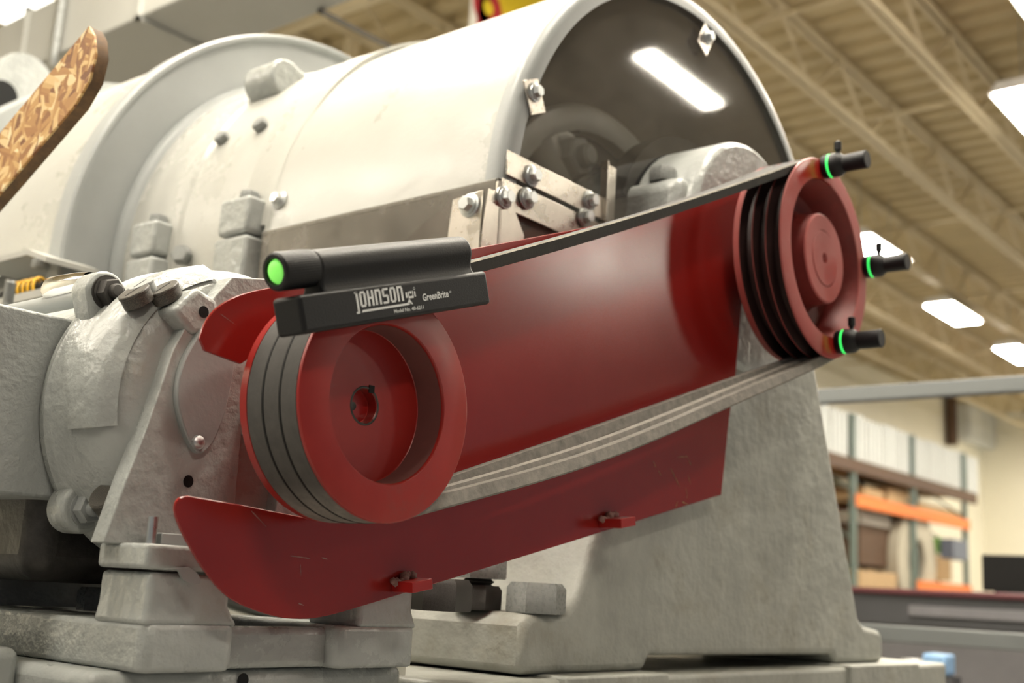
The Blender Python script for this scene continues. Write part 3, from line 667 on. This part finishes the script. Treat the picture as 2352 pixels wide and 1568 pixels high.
# oval cover plate
oc = [xz(*p, YL-.006) for p in ((404, 914), (415, 840), (448, 775), (485, 720), (522, 735), (536, 826), (520, 925), (494, 1002), (470, 1035), (448, 1036), (422, 990))]
cvp = build('cover_plate', lambda bm: add_prism(bm, smoothpts(oc, 6), YL-.009, YL+.002), M_smooth, MO, bevel=.002)
p = at(455, 1016, 'y', YL-.010); build('cover_screw', lambda bm: add_lathe(bm, [(YL-.016, 0), (YL-.0155, .004), (YL-.013, .0075), (YL-.009, .0085)], (p.x, p.z), 24), M_zinc, cvp)
for px, py in ((432, 1105),):
    p = at(px, py, 'y', YL); build('tapped_hole', lambda bm: add_lathe(bm, [(YL-.0006, 0), (YL-.0006, .0068)], (p.x, p.z), 20), M_rubber, MO)
# corner boss with a tapped hole
cb = [xz(*q, YL-.004) for q in ((395, 712), (452, 658), (500, 690), (508, 770), (440, 768))]
build('corner_boss', lambda bm: add_prism(bm, cb, YL-.006, YL+.06), M_cast, MO, bevel=.007, seg=3)
p = at(468, 716, 'y', YL-.0066); build('tapped_hole', lambda bm: add_lathe(bm, [(YL-.0068, 0), (YL-.0068, .0068)], (p.x, p.z), 20), M_rubber, MO)
# through-bolt lugs
def lugpart(px, py, r, dx, dz):
    c = at(px, py, 'y', .335)
    def f(bm):
        n = Vector((dx, dz)).normalized(); t = Vector((-n.y, n.x))
        pts = []
        for i in range(13):
            a = -PI/2+PI*i/12; q = Vector((c.x, c.z))+n*(r*math.cos(a))+t*(r*math.sin(a)); pts.append(tuple(q))
        pts += [tuple(Vector((c.x, c.z))-n*.03+t*r*1.35), tuple(Vector((c.x, c.z))-n*.03-t*r*1.35)]
        add_prism(bm, pts, .335, .372)
    return c, build('bolt_lug', f, M_cast, MO, bevel=.005, seg=3)
c, lp = lugpart(247, 672, .026, -.55, .84); put(B_nutd, 'greasy_nut', c, (0, -1, 0), lp, .0165, .3)
build('grease_patch', lambda bm: add_lathe(bm, [(.3335, 0), (.3335, .0205), (.336, .021)], (c.x, c.z), 20), M_dark, MO)
build('through_rod', cyl(c+V(0, .03, 0), c+V(0, .6, 0), .0105, 20), M_smooth, MO)
build('rod_ferrule', lambda bm: add_lathe(bm, [(.375, .012), (.395, .0145), (.43, .016), (.455, .0165), (.466, .012), (.466, 0)], (c.x+.0, c.z+.018), 24), M_chrome, MO)
c, lp = lugpart(196, 1168, .028, -.8, -.6); put(B_nutp, 'painted_nut', c, (0, -1, 0), lp, .017, .2)
p = at(262, 1160, 'y', .275); put(proto('drain_plug', lambda bm: add_lathe(bm, [(0, 0), (0, 1), (.9, 1), (1, .9), (1, 0)], seg=24, ax='z'), M_capdark), 'drain_plug', p, (-.75, -.2, .55), MO, .02)
# oil caps
def cap_at(px, py, r, nm, y, mat):
    a = at(px, py, 'y', y); best = 9
    for i in range(200):            # where the line of sight grazes the top of the bell
        q = at(px, py, 'y', .25+i*.0006); e = abs(math.hypot(q.x, q.z)-(.186+r*.5))
        if e < best: best, a = e, q
    d = V(-.66, -.06, .75)
    me = proto(nm, lambda bm: (add_lathe(bm, [(0, 0), (0, .96), (.62, .96), (.66, 1.0), (.80, 1.0), (.86, .95), (.86, 0)], seg=40, ax='z')), mat)
    o = put(me, nm, a-d.normalized()*r*.86, d, MO, r)
    sl = proto('cap_slot', lambda bm: add_box(bm, -.62, .62, -.06, .06, .861, .875), M_rubber)
    q = bpy.data.objects.new('cap_slot', sl); COL.objects.link(q); q.parent = o
cap_at(306, 668, .0185, 'oil_cap', .305, M_capdark); cap_at(373, 660, .0185, 'oil_cap', .285, M_capdark)
cap_at(322, 650, .015, 'oil_cap', .345, M_smooth)
# terminal box
tbx = at(183, 737, 'y', .376)
build('terminal_box', lambda bm: add_box(bm, tbx.x-.42, tbx.x+.04, .376, .70, -.112, tbx.z), M_rough, MO, bevel=.004, seg=2)
build('motor_belly_shade', lambda bm: add_box(bm, -.155, .155, .40, .95, -.205, -.03), M_dark, MO, bevel=.03, seg=4)  # dark-coloured block standing in for the shade under the motor
build('output_shaft', lambda bm: add_lathe(bm, [(.052, 0), (.052, .0175), (.30, .0175)], (0, 0), 40), M_red, MO)
build('base_bracket', lambda bm: add_box(bm, -.13, .13, .62, .9, -.24, -.19), M_cast, MO)

# things tucked behind the motor at the left
sp = thing('yellow_coil_spring', 'small yellow coil spring in the gap below the mill casing', 'spring', at(62, 680, 'x', .30))
sa, sb = at(30, 676, 'x', .30), at(100, 660, 'x', .30); rr_ = abs(at(60, 640, 'x', .30).z-at(60, 686, 'x', .30).z)/2
def helix(bm):
    n = 6; pts = []
    for i in range(n*18+1):
        t = i/(n*18); a = 2*PI*n*t; pts.append(sa.lerp(sb, t)+V(rr_*.8*math.cos(a), 0, rr_*math.sin(a)))
    add_tube(bm, pts, .0032, 8)
build('coil', helix, M_yellow, sp)
build('guide_rod', cyl(sa+(sa-sb)*.3, sb+(sb-sa)*.1, rr_*.55, 12), M_rubber, sp)
sh = thing('spring_bracket', 'dark grey folded bracket holding the yellow spring under the mill casing', 'bracket', at(60, 690, 'x', .33))
def shelf(bm):
    a = [at(-30, 612, 'x', .33), at(95, 580, 'x', .33), at(138, 596, 'x', .33)]
    pts = [(q.y, q.z) for q in a]; pts += [(y, z-.012) for y, z in pts[::-1]]
    add_prism(bm, pts, .30, .42, 'x')
build('folded_shelf', shelf, M_duct, sh)
a_ = at(30, 640, 'x', .40); build('back_plate', lambda bm: add_box(bm, .40, .42, at(138, 640, 'x', .40).y, at(-60, 640, 'x', .40).y, at(60, 720, 'x', .4).z, at(60, 600, 'x', .4).z), M_cast, sh)
l0, l1 = at(-10, 700, 'x', .27), at(150, 662, 'x', .27)
build('lower_ledge', lambda bm: add_tube(bm, [l0, l1], .012, 4), M_duct, sh)
put(B_thread, 'threaded_stud', at(17, 700, 'x', .2), (0, 0, 1), sh, .0105); put(B_hexp, 'stud_nut', at(95, 598, 'x', .31), (0, 0, -1), sh, .018)
# round end cover far left
ec = at(62, 190, 'y', 2.62)
er = thing('end_cover', 'round grey cover with a dark bore at the far left behind the board', 'cover', (ec.x, 2.7, ec.z-.19))
R_ = abs(at(62, 120, 'y', 2.62).z-ec.z)
build('cover_disc', lambda bm: add_lathe(bm, [(2.62, 0), (2.62, R_*.95), (2.635, R_), (2.9, R_), (2.9, 0)], (ec.x, ec.z), 64), M_cast, er)
hc = at(14, 215, 'y', 2.6); build('dark_bore', lambda bm: add_lathe(bm, [(2.615, 0), (2.615, R_*.47), (2.63, R_*.47)], (hc.x, hc.z), 40), M_rubber, er)
build('cover_neck', lambda bm: add_lathe(bm, [(2.9, R_*.7), (3.3, R_*.7)], (ec.x, ec.z), 40), M_cast, er)
build('cover_stand', lambda bm: add_box(bm, ec.x-.1, ec.x+.1, 2.75, 3.1, FLOOR, ec.z), M_cast, er)

# strand board leaning at the left
XB = .02
def board():
    P = [at(*q, 'x', XB) for q in ((204, 60), (216, 82), (219, 125), (205, 182), (172, 240), (0, 442), (0, 305))]
    y0, z0 = P[0].y, P[0].z
    dirv = Vector((P[6].y-P[0].y, P[6].z-P[0].z)).normalized()
    face = [(q.y, q.z) for q in P[:5]]
    s1 = (P[5].y, P[5].z); s2 = (P[6].y, P[6].z)
    ln = 2.6
    pts = face+[s1, (s1[0]+dirv.x*ln, s1[1]+dirv.y*ln), (s2[0]+dirv.x*ln, s2[1]+dirv.y*ln), s2]
    return pts
t = thing('strand_board', 'strand board plank leaning diagonally at the upper left, with a dark edge', 'plank', (XB, 1.5, FLOOR))
BP = board()
build('board_face', lambda bm: add_prism(bm, BP, XB, XB+.004, 'x'), M_osb, t)
build('board_core', lambda bm: add_prism(bm, BP, XB+.004, XB+.024, 'x'), M_osbedge, t)

# ================================================================== red guard plate, pulleys, belts
YG = .122
gp = thing('belt_guard_plate', 'glossy red steel backing plate of the belt guard behind both pulleys', 'guard plate', (.4, YG, -.23))
def plate(bm):
    X = lambda l: [xz(*q, YG) for q in l]
    top = curve(X([(459, 778), (472, 740), (500, 705), (548, 678), (610, 662), (690, 650)]), 4)+X([(1110, 566), (1390, 514), (1460, 492), (1720, 418)])
    right = X([(1712, 620), (1703, 705), (1688, 880), (1675, 960), (1657, 1136)])
    bot = X([(1330, 1238), (1000, 1340)])+curve(X([(860, 1383), (760, 1412), (690, 1421), (620, 1412), (530, 1375), (470, 1310), (425, 1235), (404, 1185), (402, 1160), (412, 1143), (432, 1138)]), 4)
    inn = X([(560, 1160), (720, 1192)])+[(.05, -.10), (.085, -.04), (.088, .03), (.05, .085), (-.02, .09), (-.07, .06)]+X([(553, 836), (470, 805)])
    add_prism(bm, top+right+bot+inn, YG, YG+.0035)
build('plate', plate, M_redplate, gp, bevel=.0008, seg=1)
def tab(px, py, L, D, T):
    c = at(px, py, 'y', YG-D); a = math.radians(10)
    tb = build('mounting_tab', lambda bm: add_box(bm, 0, L, -D, 0, 0, T), M_red, gp, bevel=.0008)
    tb.location = V(c.x, YG, c.z)-wloc(gp); me = tb.data
    for v in me.vertices: v.co.x += L/2; v.co.y -= D/2
    tb.rotation_euler = (0, -a, 0)
    def weld(bm):
        r = random.Random(3)
        for i in range(7):
            s = r.uniform(.004, .008); bmesh.ops.create_icosphere(bm, subdivisions=1, radius=s, matrix=Matrix.Translation((c.x+L*(i/7)-.004, YG-r.uniform(0, .012), c.z+T+.001+r.uniform(-.004, .004)+i*.0009)))
    build('weld_bead', weld, paint('dusty_weld', (.26, .13, .11), .7, var=.3), gp, smooth=80)
tab(949, 1362, .034, .036, .0125); tab(1428, 1213, .038, .040, .0135)
# paint chips and scratches on the plate (thin paint flecks with their own shape)
M_chip = paint('chipped_paint', (.30, .15, .06), .7, var=.5, vscale=80); M_scr = paint('scratch_bare_metal', (.30, .14, .12), .6, var=.3)
def flecks(pts, mat, name):
    def f(bm):
        r = random.Random(len(pts))
        for (x0, y0, x1, y1, w) in pts:
            a, b = Vector(xz(x0, y0, YG)), Vector(xz(x1, y1, YG)); n = (b-a).normalized(); t = Vector((-n.y, n.x))*w*.75
            k = 6; A = []; B = []
            for i in range(k+1):
                q = a.lerp(b, i/k); e = .3+.7*r.random() if 0 < i < k else .15
                A.append(bm.verts.new((q.x+t.x*e, YG-.0003, q.y+t.y*e))); B.append(bm.verts.new((q.x-t.x*e, YG-.0003, q.y-t.y*e)))
            for i in range(k): bm.faces.new([A[i], A[i+1], B[i+1], B[i]])
    build(name, f, mat, gp)
flecks([(1500, 1058, 1507, 1075, .0012), (1512, 1080, 1518, 1092, .0012), (1555, 1050, 1580, 1048, .001), (1575, 1045, 1587, 1068, .0012), (1540, 1075, 1562, 1120, .0014), (1580, 1090, 1586, 1112, .001), (1556, 1150, 1552, 1165, .0016), (1566, 1152, 1580, 1158, .0018), (1575, 1118, 1578, 1145, .001)], M_chip, 'paint_chips')
flecks([(576, 1172, 612, 1210, .0009), (665, 1276, 712, 1282, .0009), (738, 1280, 752, 1284, .0012), (690, 1295, 691, 1322, .0005), (685, 1385, 698, 1390, .001), (505, 720, 540, 745, .0005)], M_scr, 'scratches')

GY = [.0165, .0425, .0685]      # groove centres
def groove_prof(R, back, front_prof):
    pr = list(front_prof)
    y = 0
    for g in GY:
        pr += [(g-.0125, R), (g-.0072, R-.021), (g+.0072, R-.021), (g+.0125, R)]
    pr += [(.0925, R-.001), (.0935, R-.003)]+back
    return pr
CLEAN = []
M_sheave = paint('red_pulley_paint', (.29, .014, .010), .36, var=.14, vscale=10, dirt=(.24, .045, .035), dirt_amt=.12, dscale=12, rvar=.1, spec=.5)
ps = thing('motor_pulley', 'red three-groove pulley with an open bore, black laser tool on its rim', 'pulley', (0, .046, -.125))
R1 = .125
build('pulley_rim', lambda bm: add_lathe(bm, groove_prof(R1, [(.0935, .045), (.052, .045), (.052, .0185), (.040, .0185), (.0385, .0205), (.0385, .0815), (.0375, .0825), (.003, .0838), (.0008, .0848), (0, .0855)],
      [(0, .0855), (0, R1-.003), (.0008, R1-.0008), (.002, R1)]), (0, 0), 160, close=True), M_sheave, ps)
build('recess_wall', lambda bm: add_lathe(bm, [(.0035, .0835), (.0372, .0821)], (0, 0), 128), paint('dusty_recess_wall', (.17, .062, .055), .7, var=.2), ps)
build('bore_ring', lambda bm: add_lathe(bm, [(.0383, .0188), (.0378, .0195), (.0378, .0205), (.0384, .0215)], (0, 0), 48), M_dark, ps)
build('keyway', lambda bm: add_box(bm, .004, .012, .0375, .0386, .015, .0235), M_rubber, ps)
p = at(820, 930, 'y', .0518); build('centre_drill', lambda bm: add_lathe(bm, [(.0515, 0), (.0515, .0035), (.0519, .0045)], (-.004, .0), 20), M_dark, ps)

for yy in (.0295, .0555):
    build('groove_land', lambda bm: add_lathe(bm, [(yy-.0016, R1-.003), (yy-.0010, R1+.0002), (yy+.0010, R1+.0002), (yy+.0016, R1-.003)], (0, 0), 128), M_rubber, ps)
CLEAN = [(-.055, -.0467, .345, .075), (.035, -.0467, .02, .055)]
M_dred = dusty_red('dusty_red_pulley_paint')
pf = thing('driven_pulley', 'dusty red three-groove pulley with a raised hub, carrying three black targets', 'pulley', (FX, .046, FZ-.185))
R2 = .185
build('pulley_rim', lambda bm: add_lathe(bm, groove_prof(R2, [(.0935, .148), (.012, .1475), (.002, .1465), (0, .147)],
      [(0, .147), (0, R2-.004), (.001, R2-.001), (.0025, R2)]), (FX, FZ), 180, close=True), M_dred, pf)
M_web = paint('shaded_red_recess', (.20, .024, .02), .5, var=.35, vscale=8, dirt=(.25, .09, .08), dirt_amt=.15, dscale=7)  # shade of the deep recess and hub side put into a darker red
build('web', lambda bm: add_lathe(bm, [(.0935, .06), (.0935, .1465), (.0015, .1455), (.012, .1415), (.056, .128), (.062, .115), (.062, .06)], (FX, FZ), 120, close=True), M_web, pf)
M_groove = paint('rubber_stained_groove', (.030, .012, .011), .5, var=.4, vscale=14)
for g in GY:
    build('groove_lining', lambda bm: add_lathe(bm, [(g-.0122, R2-.0008), (g-.0068, R2-.0205), (g+.0068, R2-.0205), (g+.0122, R2-.0008)], (FX, FZ), 160), M_groove, pf)
build('hub', lambda bm: add_lathe(bm, [(.004, .0525), (.0035, .080), (.006, .083)], (FX, FZ), 96), M_dred, pf)
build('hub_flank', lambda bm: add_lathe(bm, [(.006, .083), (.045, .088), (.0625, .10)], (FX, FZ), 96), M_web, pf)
build('shaft_bush', lambda bm: add_lathe(bm, [(.012, 0), (.012, .0075), (.0035, .0105), (.003, .0505), (.0055, .052)], (FX, FZ), 72), M_dred, pf)
build('centre_hole', lambda bm: add_lathe(bm, [(.0115, 0), (.0115, .0072)], (FX, FZ), 24), M_rubber, pf)

# belts
def belt_path(sag_t, sag_b, r1=R1-.0036, r2=R2-.0036):
    d = math.hypot(FX, FZ); th = math.atan2(FZ, FX); be = math.asin((r2-r1)/d); pts = []
    au, al = th+PI/2+be, th-PI/2-be
    for i in range(49):           # round the motor pulley, upper tangent -> left -> lower tangent
        a = au+(2*PI-(au-al))*0 + (al+2*PI-au)*i/48; pts.append((r1*math.cos(a), r1*math.sin(a)))
    p0 = Vector((r1*math.cos(al), r1*math.sin(al))); p1 = Vector((FX+r2*math.cos(al), FZ+r2*math.sin(al)))
    for i in range(1, 40):
        t = i/40; q = p0.lerp(p1, t); s = 4*t*(1-t)*sag_b*(1+.25*math.sin(2*PI*t)); pts.append((q.x, q.y-s))
    for i in range(49):
        a = al+(au-al)*i/48; pts.append((FX+r2*math.cos(a), FZ+r2*math.sin(a)))
    p0 = Vector((FX+r2*math.cos(au), FZ+r2*math.sin(au))); p1 = Vector((r1*math.cos(au), r1*math.sin(au)))
    for i in range(1, 40):
        t = i/40; q = p0.lerp(p1, t); s = 4*t*(1-t)*sag_t; pts.append((q.x, q.y-s))
    return pts
def belt(yc, sag_t, sag_b, drift, label):
    pts = belt_path(sag_t, sag_b); n = len(pts)
    def f(bm):
        sec = [(-.0122, .0012), (-.0110, .0034), (.0114, .0034), (.0122, .0022), (.0076, -.0125), (-.0076, -.0125)]
        rings = []
        for i in range(n):
            p = Vector(pts[i]); t = (Vector(pts[(i+1) % n])-Vector(pts[i-1])).normalized(); o = Vector((t.y, -t.x))   # outward for this winding
            k = i/n; dy = 0
            if 49 <= i < 88: k = (i-48)/40; dy = drift*math.sin(PI*k)**2
            rings.append([bm.verts.new((p.x+o.x*h, yc+w+dy, p.y+o.y*h)) for w, h in sec])
        for i in range(n):
            a, b = rings[i], rings[(i+1) % n]
            for k in range(6):
                fc_ = bm.faces.new([a[k], b[k], b[(k+1) % 6], a[(k+1) % 6]])
                if k == 0 and i >= 137: fc_.material_index = 1  # paler front edge along the upper run only
                if k == 5 and 49 <= i < 87: fc_.material_index = 0
    ob = build('drive_belt', f, M_belt, smooth=30); ob.data.materials.append(M_paleedge)
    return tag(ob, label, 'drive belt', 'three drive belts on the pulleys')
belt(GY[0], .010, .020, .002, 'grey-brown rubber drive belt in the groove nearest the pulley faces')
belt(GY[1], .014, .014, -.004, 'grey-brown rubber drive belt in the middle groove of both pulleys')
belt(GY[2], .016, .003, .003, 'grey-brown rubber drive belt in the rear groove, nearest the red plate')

# ================================================================== laser alignment tool
TA = math.atan(.335)
o_ = at(700, 768, 'y', -.04)
lt = thing('laser_alignment_tool', 'black laser alignment tool with a round green lens on the motor pulley', 'laser tool', (o_.x, 0, o_.z))
lt.rotation_euler = (0, -TA, 0)
TL = .281; WD = .040
ca, sa_ = math.cos(TA), math.sin(TA)
def uv(px, py, w=WD):
    p = at(px, py, 'y', -w); dx, dz = p.x-o_.x, p.z-o_.z; return dx*ca+dz*sa_, -dx*sa_+dz*ca
CW, CV, CR = .0205, .0625, .0178
def toolblock(bm): add_box(bm, 0, TL, -WD, 0, 0, .0375)
build("tool_body", toolblock, M_black, lt, bevel=.0042, seg=4, local=True)
def barrel(bm):
    pts = []
    for i in range(25):
        a = math.radians(-38+256*i/24); pts.append((-CW-CR*math.cos(a), CV+CR*math.sin(a)))   # (y,z)
    pts = [(-.0385, .030), (-.0375, .036), (-.0345, .0405), (-.0335, .045)]+pts[1:-1]+[(-.0075, .045), (-.0055, .0405), (-.003, .036), (-.002, .030)]
    add_prism(bm, pts, .036, TL-.016, 'x')
build('barrel', barrel, M_black, lt, bevel=.004, seg=3, local=True, smooth=40)
def knurl(bm):
    n = 96; R = []
    for u, k in ((-.006, 0), (-.0045, 1), (.030, 1), (.036, 0)):
        R.append([bm.verts.new((u, -CW+(CR+.0006+(.0005 if (i % 2 and k) else 0))*math.cos(2*PI*i/n), CV+(CR+.0006+(.0005 if (i % 2 and k) else 0))*math.sin(2*PI*i/n))) for i in range(n)])
    for u, r in ((-.008, .0165), (-.008, .0130), (-.002, .0118)):
        ring = [bm.verts.new((u, -CW+r*math.cos(2*PI*i/n), CV+r*math.sin(2*PI*i/n))) for i in range(n)]
        R.insert(0, ring) if False else R.append(ring)
    order = [R[3], R[2], R[1], R[0], R[4], R[5], R[6]]
    for a, b in zip(order[:-1], order[1:]):
        for i in range(n): bm.faces.new([a[i], a[(i+1) % n], b[(i+1) % n], b[i]])
    bm.faces.new(order[0])
build('knurled_cap', knurl, M_black, lt, local=True, smooth=25)
def lens(bm):
    n = 40; pr = [(-.0035, .0122), (-.0060, .0110), (-.0082, .0085), (-.0095, .0048)]; prev = None
    for u, r in pr:
        ring = [bm.verts.new((u, -CW+r*math.cos(2*PI*i/n), CV+r*math.sin(2*PI*i/n))) for i in range(n)]
        if prev:
            for i in range(n): bm.faces.new([prev[i], prev[(i+1) % n], ring[(i+1) % n], ring[i]])
        prev = ring
    tip = bm.verts.new((-.0100, -CW, CV))
    for i in range(n): bm.faces.new([prev[i], prev[(i+1) % n], tip])
build('green_lens', lens, M_green, lt, local=True, smooth=60)['label'] = 'glowing green lens'
uu, vv = uv(1062, 573, CW+CR*.9)
build('pin_hole', lambda bm: add_tube(bm, [(uu, -CW-CR*.96, vv), (uu, -CW-CR*.90, vv)], .0012, 12), M_rubber, lt, local=True)
# lettering (flat print on the front face)
FY = -WD-.0003
def plate_poly(bm, pts): bm.faces.new([bm.verts.new((u, FY, v)) for u, v in pts])
def letters(bm):
    a = Vector(uv(829, 706)); b = Vector(uv(931, 690)); topl = Vector(uv(829, 669))
    ex = (b-a); ln = ex.length; ex = ex/ln; ey = Vector((-ex.y, ex.x)); H = (topl-a).dot(ey)
    cw = ln/6.0; w = cw*.80; s = cw*.255; g = H*.11
    def R(x, x0, x1, y0, y1): plate_poly(bm, [tuple(a+ex*(x+p)+ey*q) for p, q in ((x0, y0), (x1, y0), (x1, y1), (x0, y1))])
    def Oo(x): R(x, 0, s, g, H-g); R(x, w-s, w, g, H-g); R(x, s*.45, w-s*.45, 0, g*1.25); R(x, s*.45, w-s*.45, H-g*1.25, H)
    def Hh(x): R(x, 0, s, 0, H); R(x, w-s, w, 0, H); R(x, s, w-s, H*.44, H*.58)
    def Nn(x): R(x, 0, s, 0, H); R(x, w-s, w, 0, H-g); R(x, s, w-s*.4, H-g*1.3, H)
    def Ss(x):
        R(x, s*.4, w, H-g*1.25, H); R(x, 0, s, H*.5, H-g*.6); R(x, s*.3, w-s*.3, H*.43, H*.57); R(x, w-s, w, g*.6, H*.5); R(x, 0, w-s*.4, 0, g*1.25)
    Oo(0); Hh(cw); Nn(2*cw); Ss(3*cw); Oo(4*cw); Nn(5*cw)
    # tall J with its foot and head serif
    xj = -cw*.46; R(xj, 0, s, -H*.27, H*1.0); R(xj, -s*.5, s, H*.9, H*1.02); R(xj, -s*.75, s*.95, -H*.36, -H*.24)
    # underline with the pointer
    def Q(p): return tuple(a+ex*p[0]*cw+ey*p[1]*H)
    plate_poly(bm, [Q(q) for q in ((.0, -.32), (6.45, -.32), (6.75, -.18), (.16, -.18))])
    plate_poly(bm, [Q(q) for q in ((6.2, -.18), (6.98, -.32), (6.55, .10))])
    # bubble-level mark
    x = 6.0*cw
    R(x, cw*.14, cw*.36, H*.16, H*.52); R(x, cw*1.36, cw*1.54, H*.16, H*.52); R(x, cw*.48, cw*1.22, H*.10, H*.24)
    R(x, cw*.48, cw*.62, H*.24, H*.56); R(x, cw*1.08, cw*1.22, H*.24, H*.56)
    n = 10; c = a+ex*(x+cw*.85)+ey*H*.56
    pts = [tuple(c+ex*(math.cos(PI+PI*i/n)*cw*.15)+ey*(math.sin(PI+PI*i/n)*H*.17)) for i in range(n+1)]
    plate_poly(bm, pts)
    c = a+ex*(x+cw*1.45)+ey*H*.70
    k = 16
    for i in range(k):
        a0_, a1_ = 2*PI*i/k, 2*PI*(i+1)/k
        plate_poly(bm, [tuple(c+ex*math.cos(t)*r+ey*math.sin(t)*r) for t, r in ((a0_, cw*.10), (a1_, cw*.10), (a1_, cw*.14), (a0_, cw*.14))])
build('brand_lettering', letters, M_white, lt, local=True)['label'] = 'white brand lettering with a level mark'
def text(body, p0, p1, name, cap, fat=.012):
    cu = bpy.data.curves.new(name, 'FONT'); cu.body = body; cu.size = 1.0; cu.resolution_u = 3; cu.offset = fat
    o = bpy.data.objects.new('tmp', cu); COL.objects.link(o)
    dg = bpy.context.evaluated_depsgraph_get(); me = bpy.data.meshes.new_from_object(o.evaluated_get(dg)); bpy.data.objects.remove(o)
    xs = [v.co.x for v in me.vertices]; w = max(xs)-min(xs); x0 = min(xs)
    a = Vector(uv(*p0)); b = Vector(uv(*p1)); ex = (b-a); ln = ex.length; ex /= ln; ey = Vector((-ex.y, ex.x))
    for v in me.vertices:
        q = a+ex*((v.co.x-x0)/w*ln)+ey*(v.co.y/.69*cap); v.co = (q.x, FY, q.y)
    me.materials.append(M_white)
    r = bpy.data.objects.new(name, me); COL.objects.link(r); r.parent = lt; return r
text('®', (1031.5, 673), (1036.5, 672), 'registered_mark', .0022, 0)
text('GreenBrite', (971.5, 691), (1030.5, 681), 'product_lettering', .0072, .022)['label'] = 'white product lettering'
text('Model No. 40-6211', (905.5, 719), (973, 708.5), 'model_lettering', .0036)['label'] = 'small white model number'

# ================================================================== magnetic targets on the driven pulley
def target(px, py, label):
    c = at(px, py, 'y', 0)
    t = thing('laser_target', label, 'laser target', (c.x, 0, c.z), 'black targets on the driven pulley')
    ax = (c.x, c.z)
    build('magnet_base', lambda bm: add_lathe(bm, [(0, 0), (0, .0205), (-.002, .0218), (-.0115, .0225), (-.0125, .0215), (-.0125, 0)], ax, 48), M_black, t)
    build('green_laser_ring', lambda bm: add_lathe(bm, [(-.0125, .0), (-.0125, .0222), (-.0165, .0222), (-.0165, 0)], ax, 48), M_gline, t)['label'] = 'bright green laser line'
    build('front_collar', lambda bm: add_lathe(bm, [(-.0165, 0), (-.0165, .0225), (-.030, .0222), (-.036, .0185), (-.040, .0165), (-.040, 0)], ax, 48), M_black, t)
    def kn(bm):
        n = 60; prev = None
        for y, k, r in ((-.040, 0, .0155), (-.045, 1, .0155), (-.074, 1, .0158), (-.0755, 0, .0165), (-.082, 0, .0168), (-.0835, 0, .0155)):
            ring = [bm.verts.new((ax[0]+(r+(.0006 if i % 2 and k else 0))*math.cos(2*PI*i/n), y, ax[1]+(r+(.0006 if i % 2 and k else 0))*math.sin(2*PI*i/n))) for i in range(n)]
            if prev:
                for i in range(n): bm.faces.new([prev[i], prev[(i+1) % n], ring[(i+1) % n], ring[i]])
            prev = ring
        bm.faces.new(prev)
    build('knurled_barrel', kn, M_black, t, smooth=25)
    build('thumb_screw', lambda bm: (add_tube(bm, [(c.x, -.027, c.z+.016), (c.x, -.027, c.z+.030)], .0042, 16), add_tube(bm, [(c.x, -.027, c.z+.028), (c.x, -.027, c.z+.043), (c.x, -.027, c.z+.0445)], [.0068, .0068, .005], 20)), M_black, t)
target(1893, 384, 'black cylindrical target at the top of the dusty red pulley rim')
target(1988, 613, 'black cylindrical target at the right middle of the dusty red pulley rim')
target(1924, 786, 'black cylindrical target at the bottom of the dusty red pulley rim')

# clear sheet edge hanging beside the motor base
cs = at(975, 1450, 'x', .30)
tag(build('clear_sheet', lambda bm: add_box(bm, .262, .266, cs.y-.003, cs.y+.12, -.30, -.02), M_plexi), 'thin clear plastic sheet standing between motor base and pedestal', 'plastic sheet')
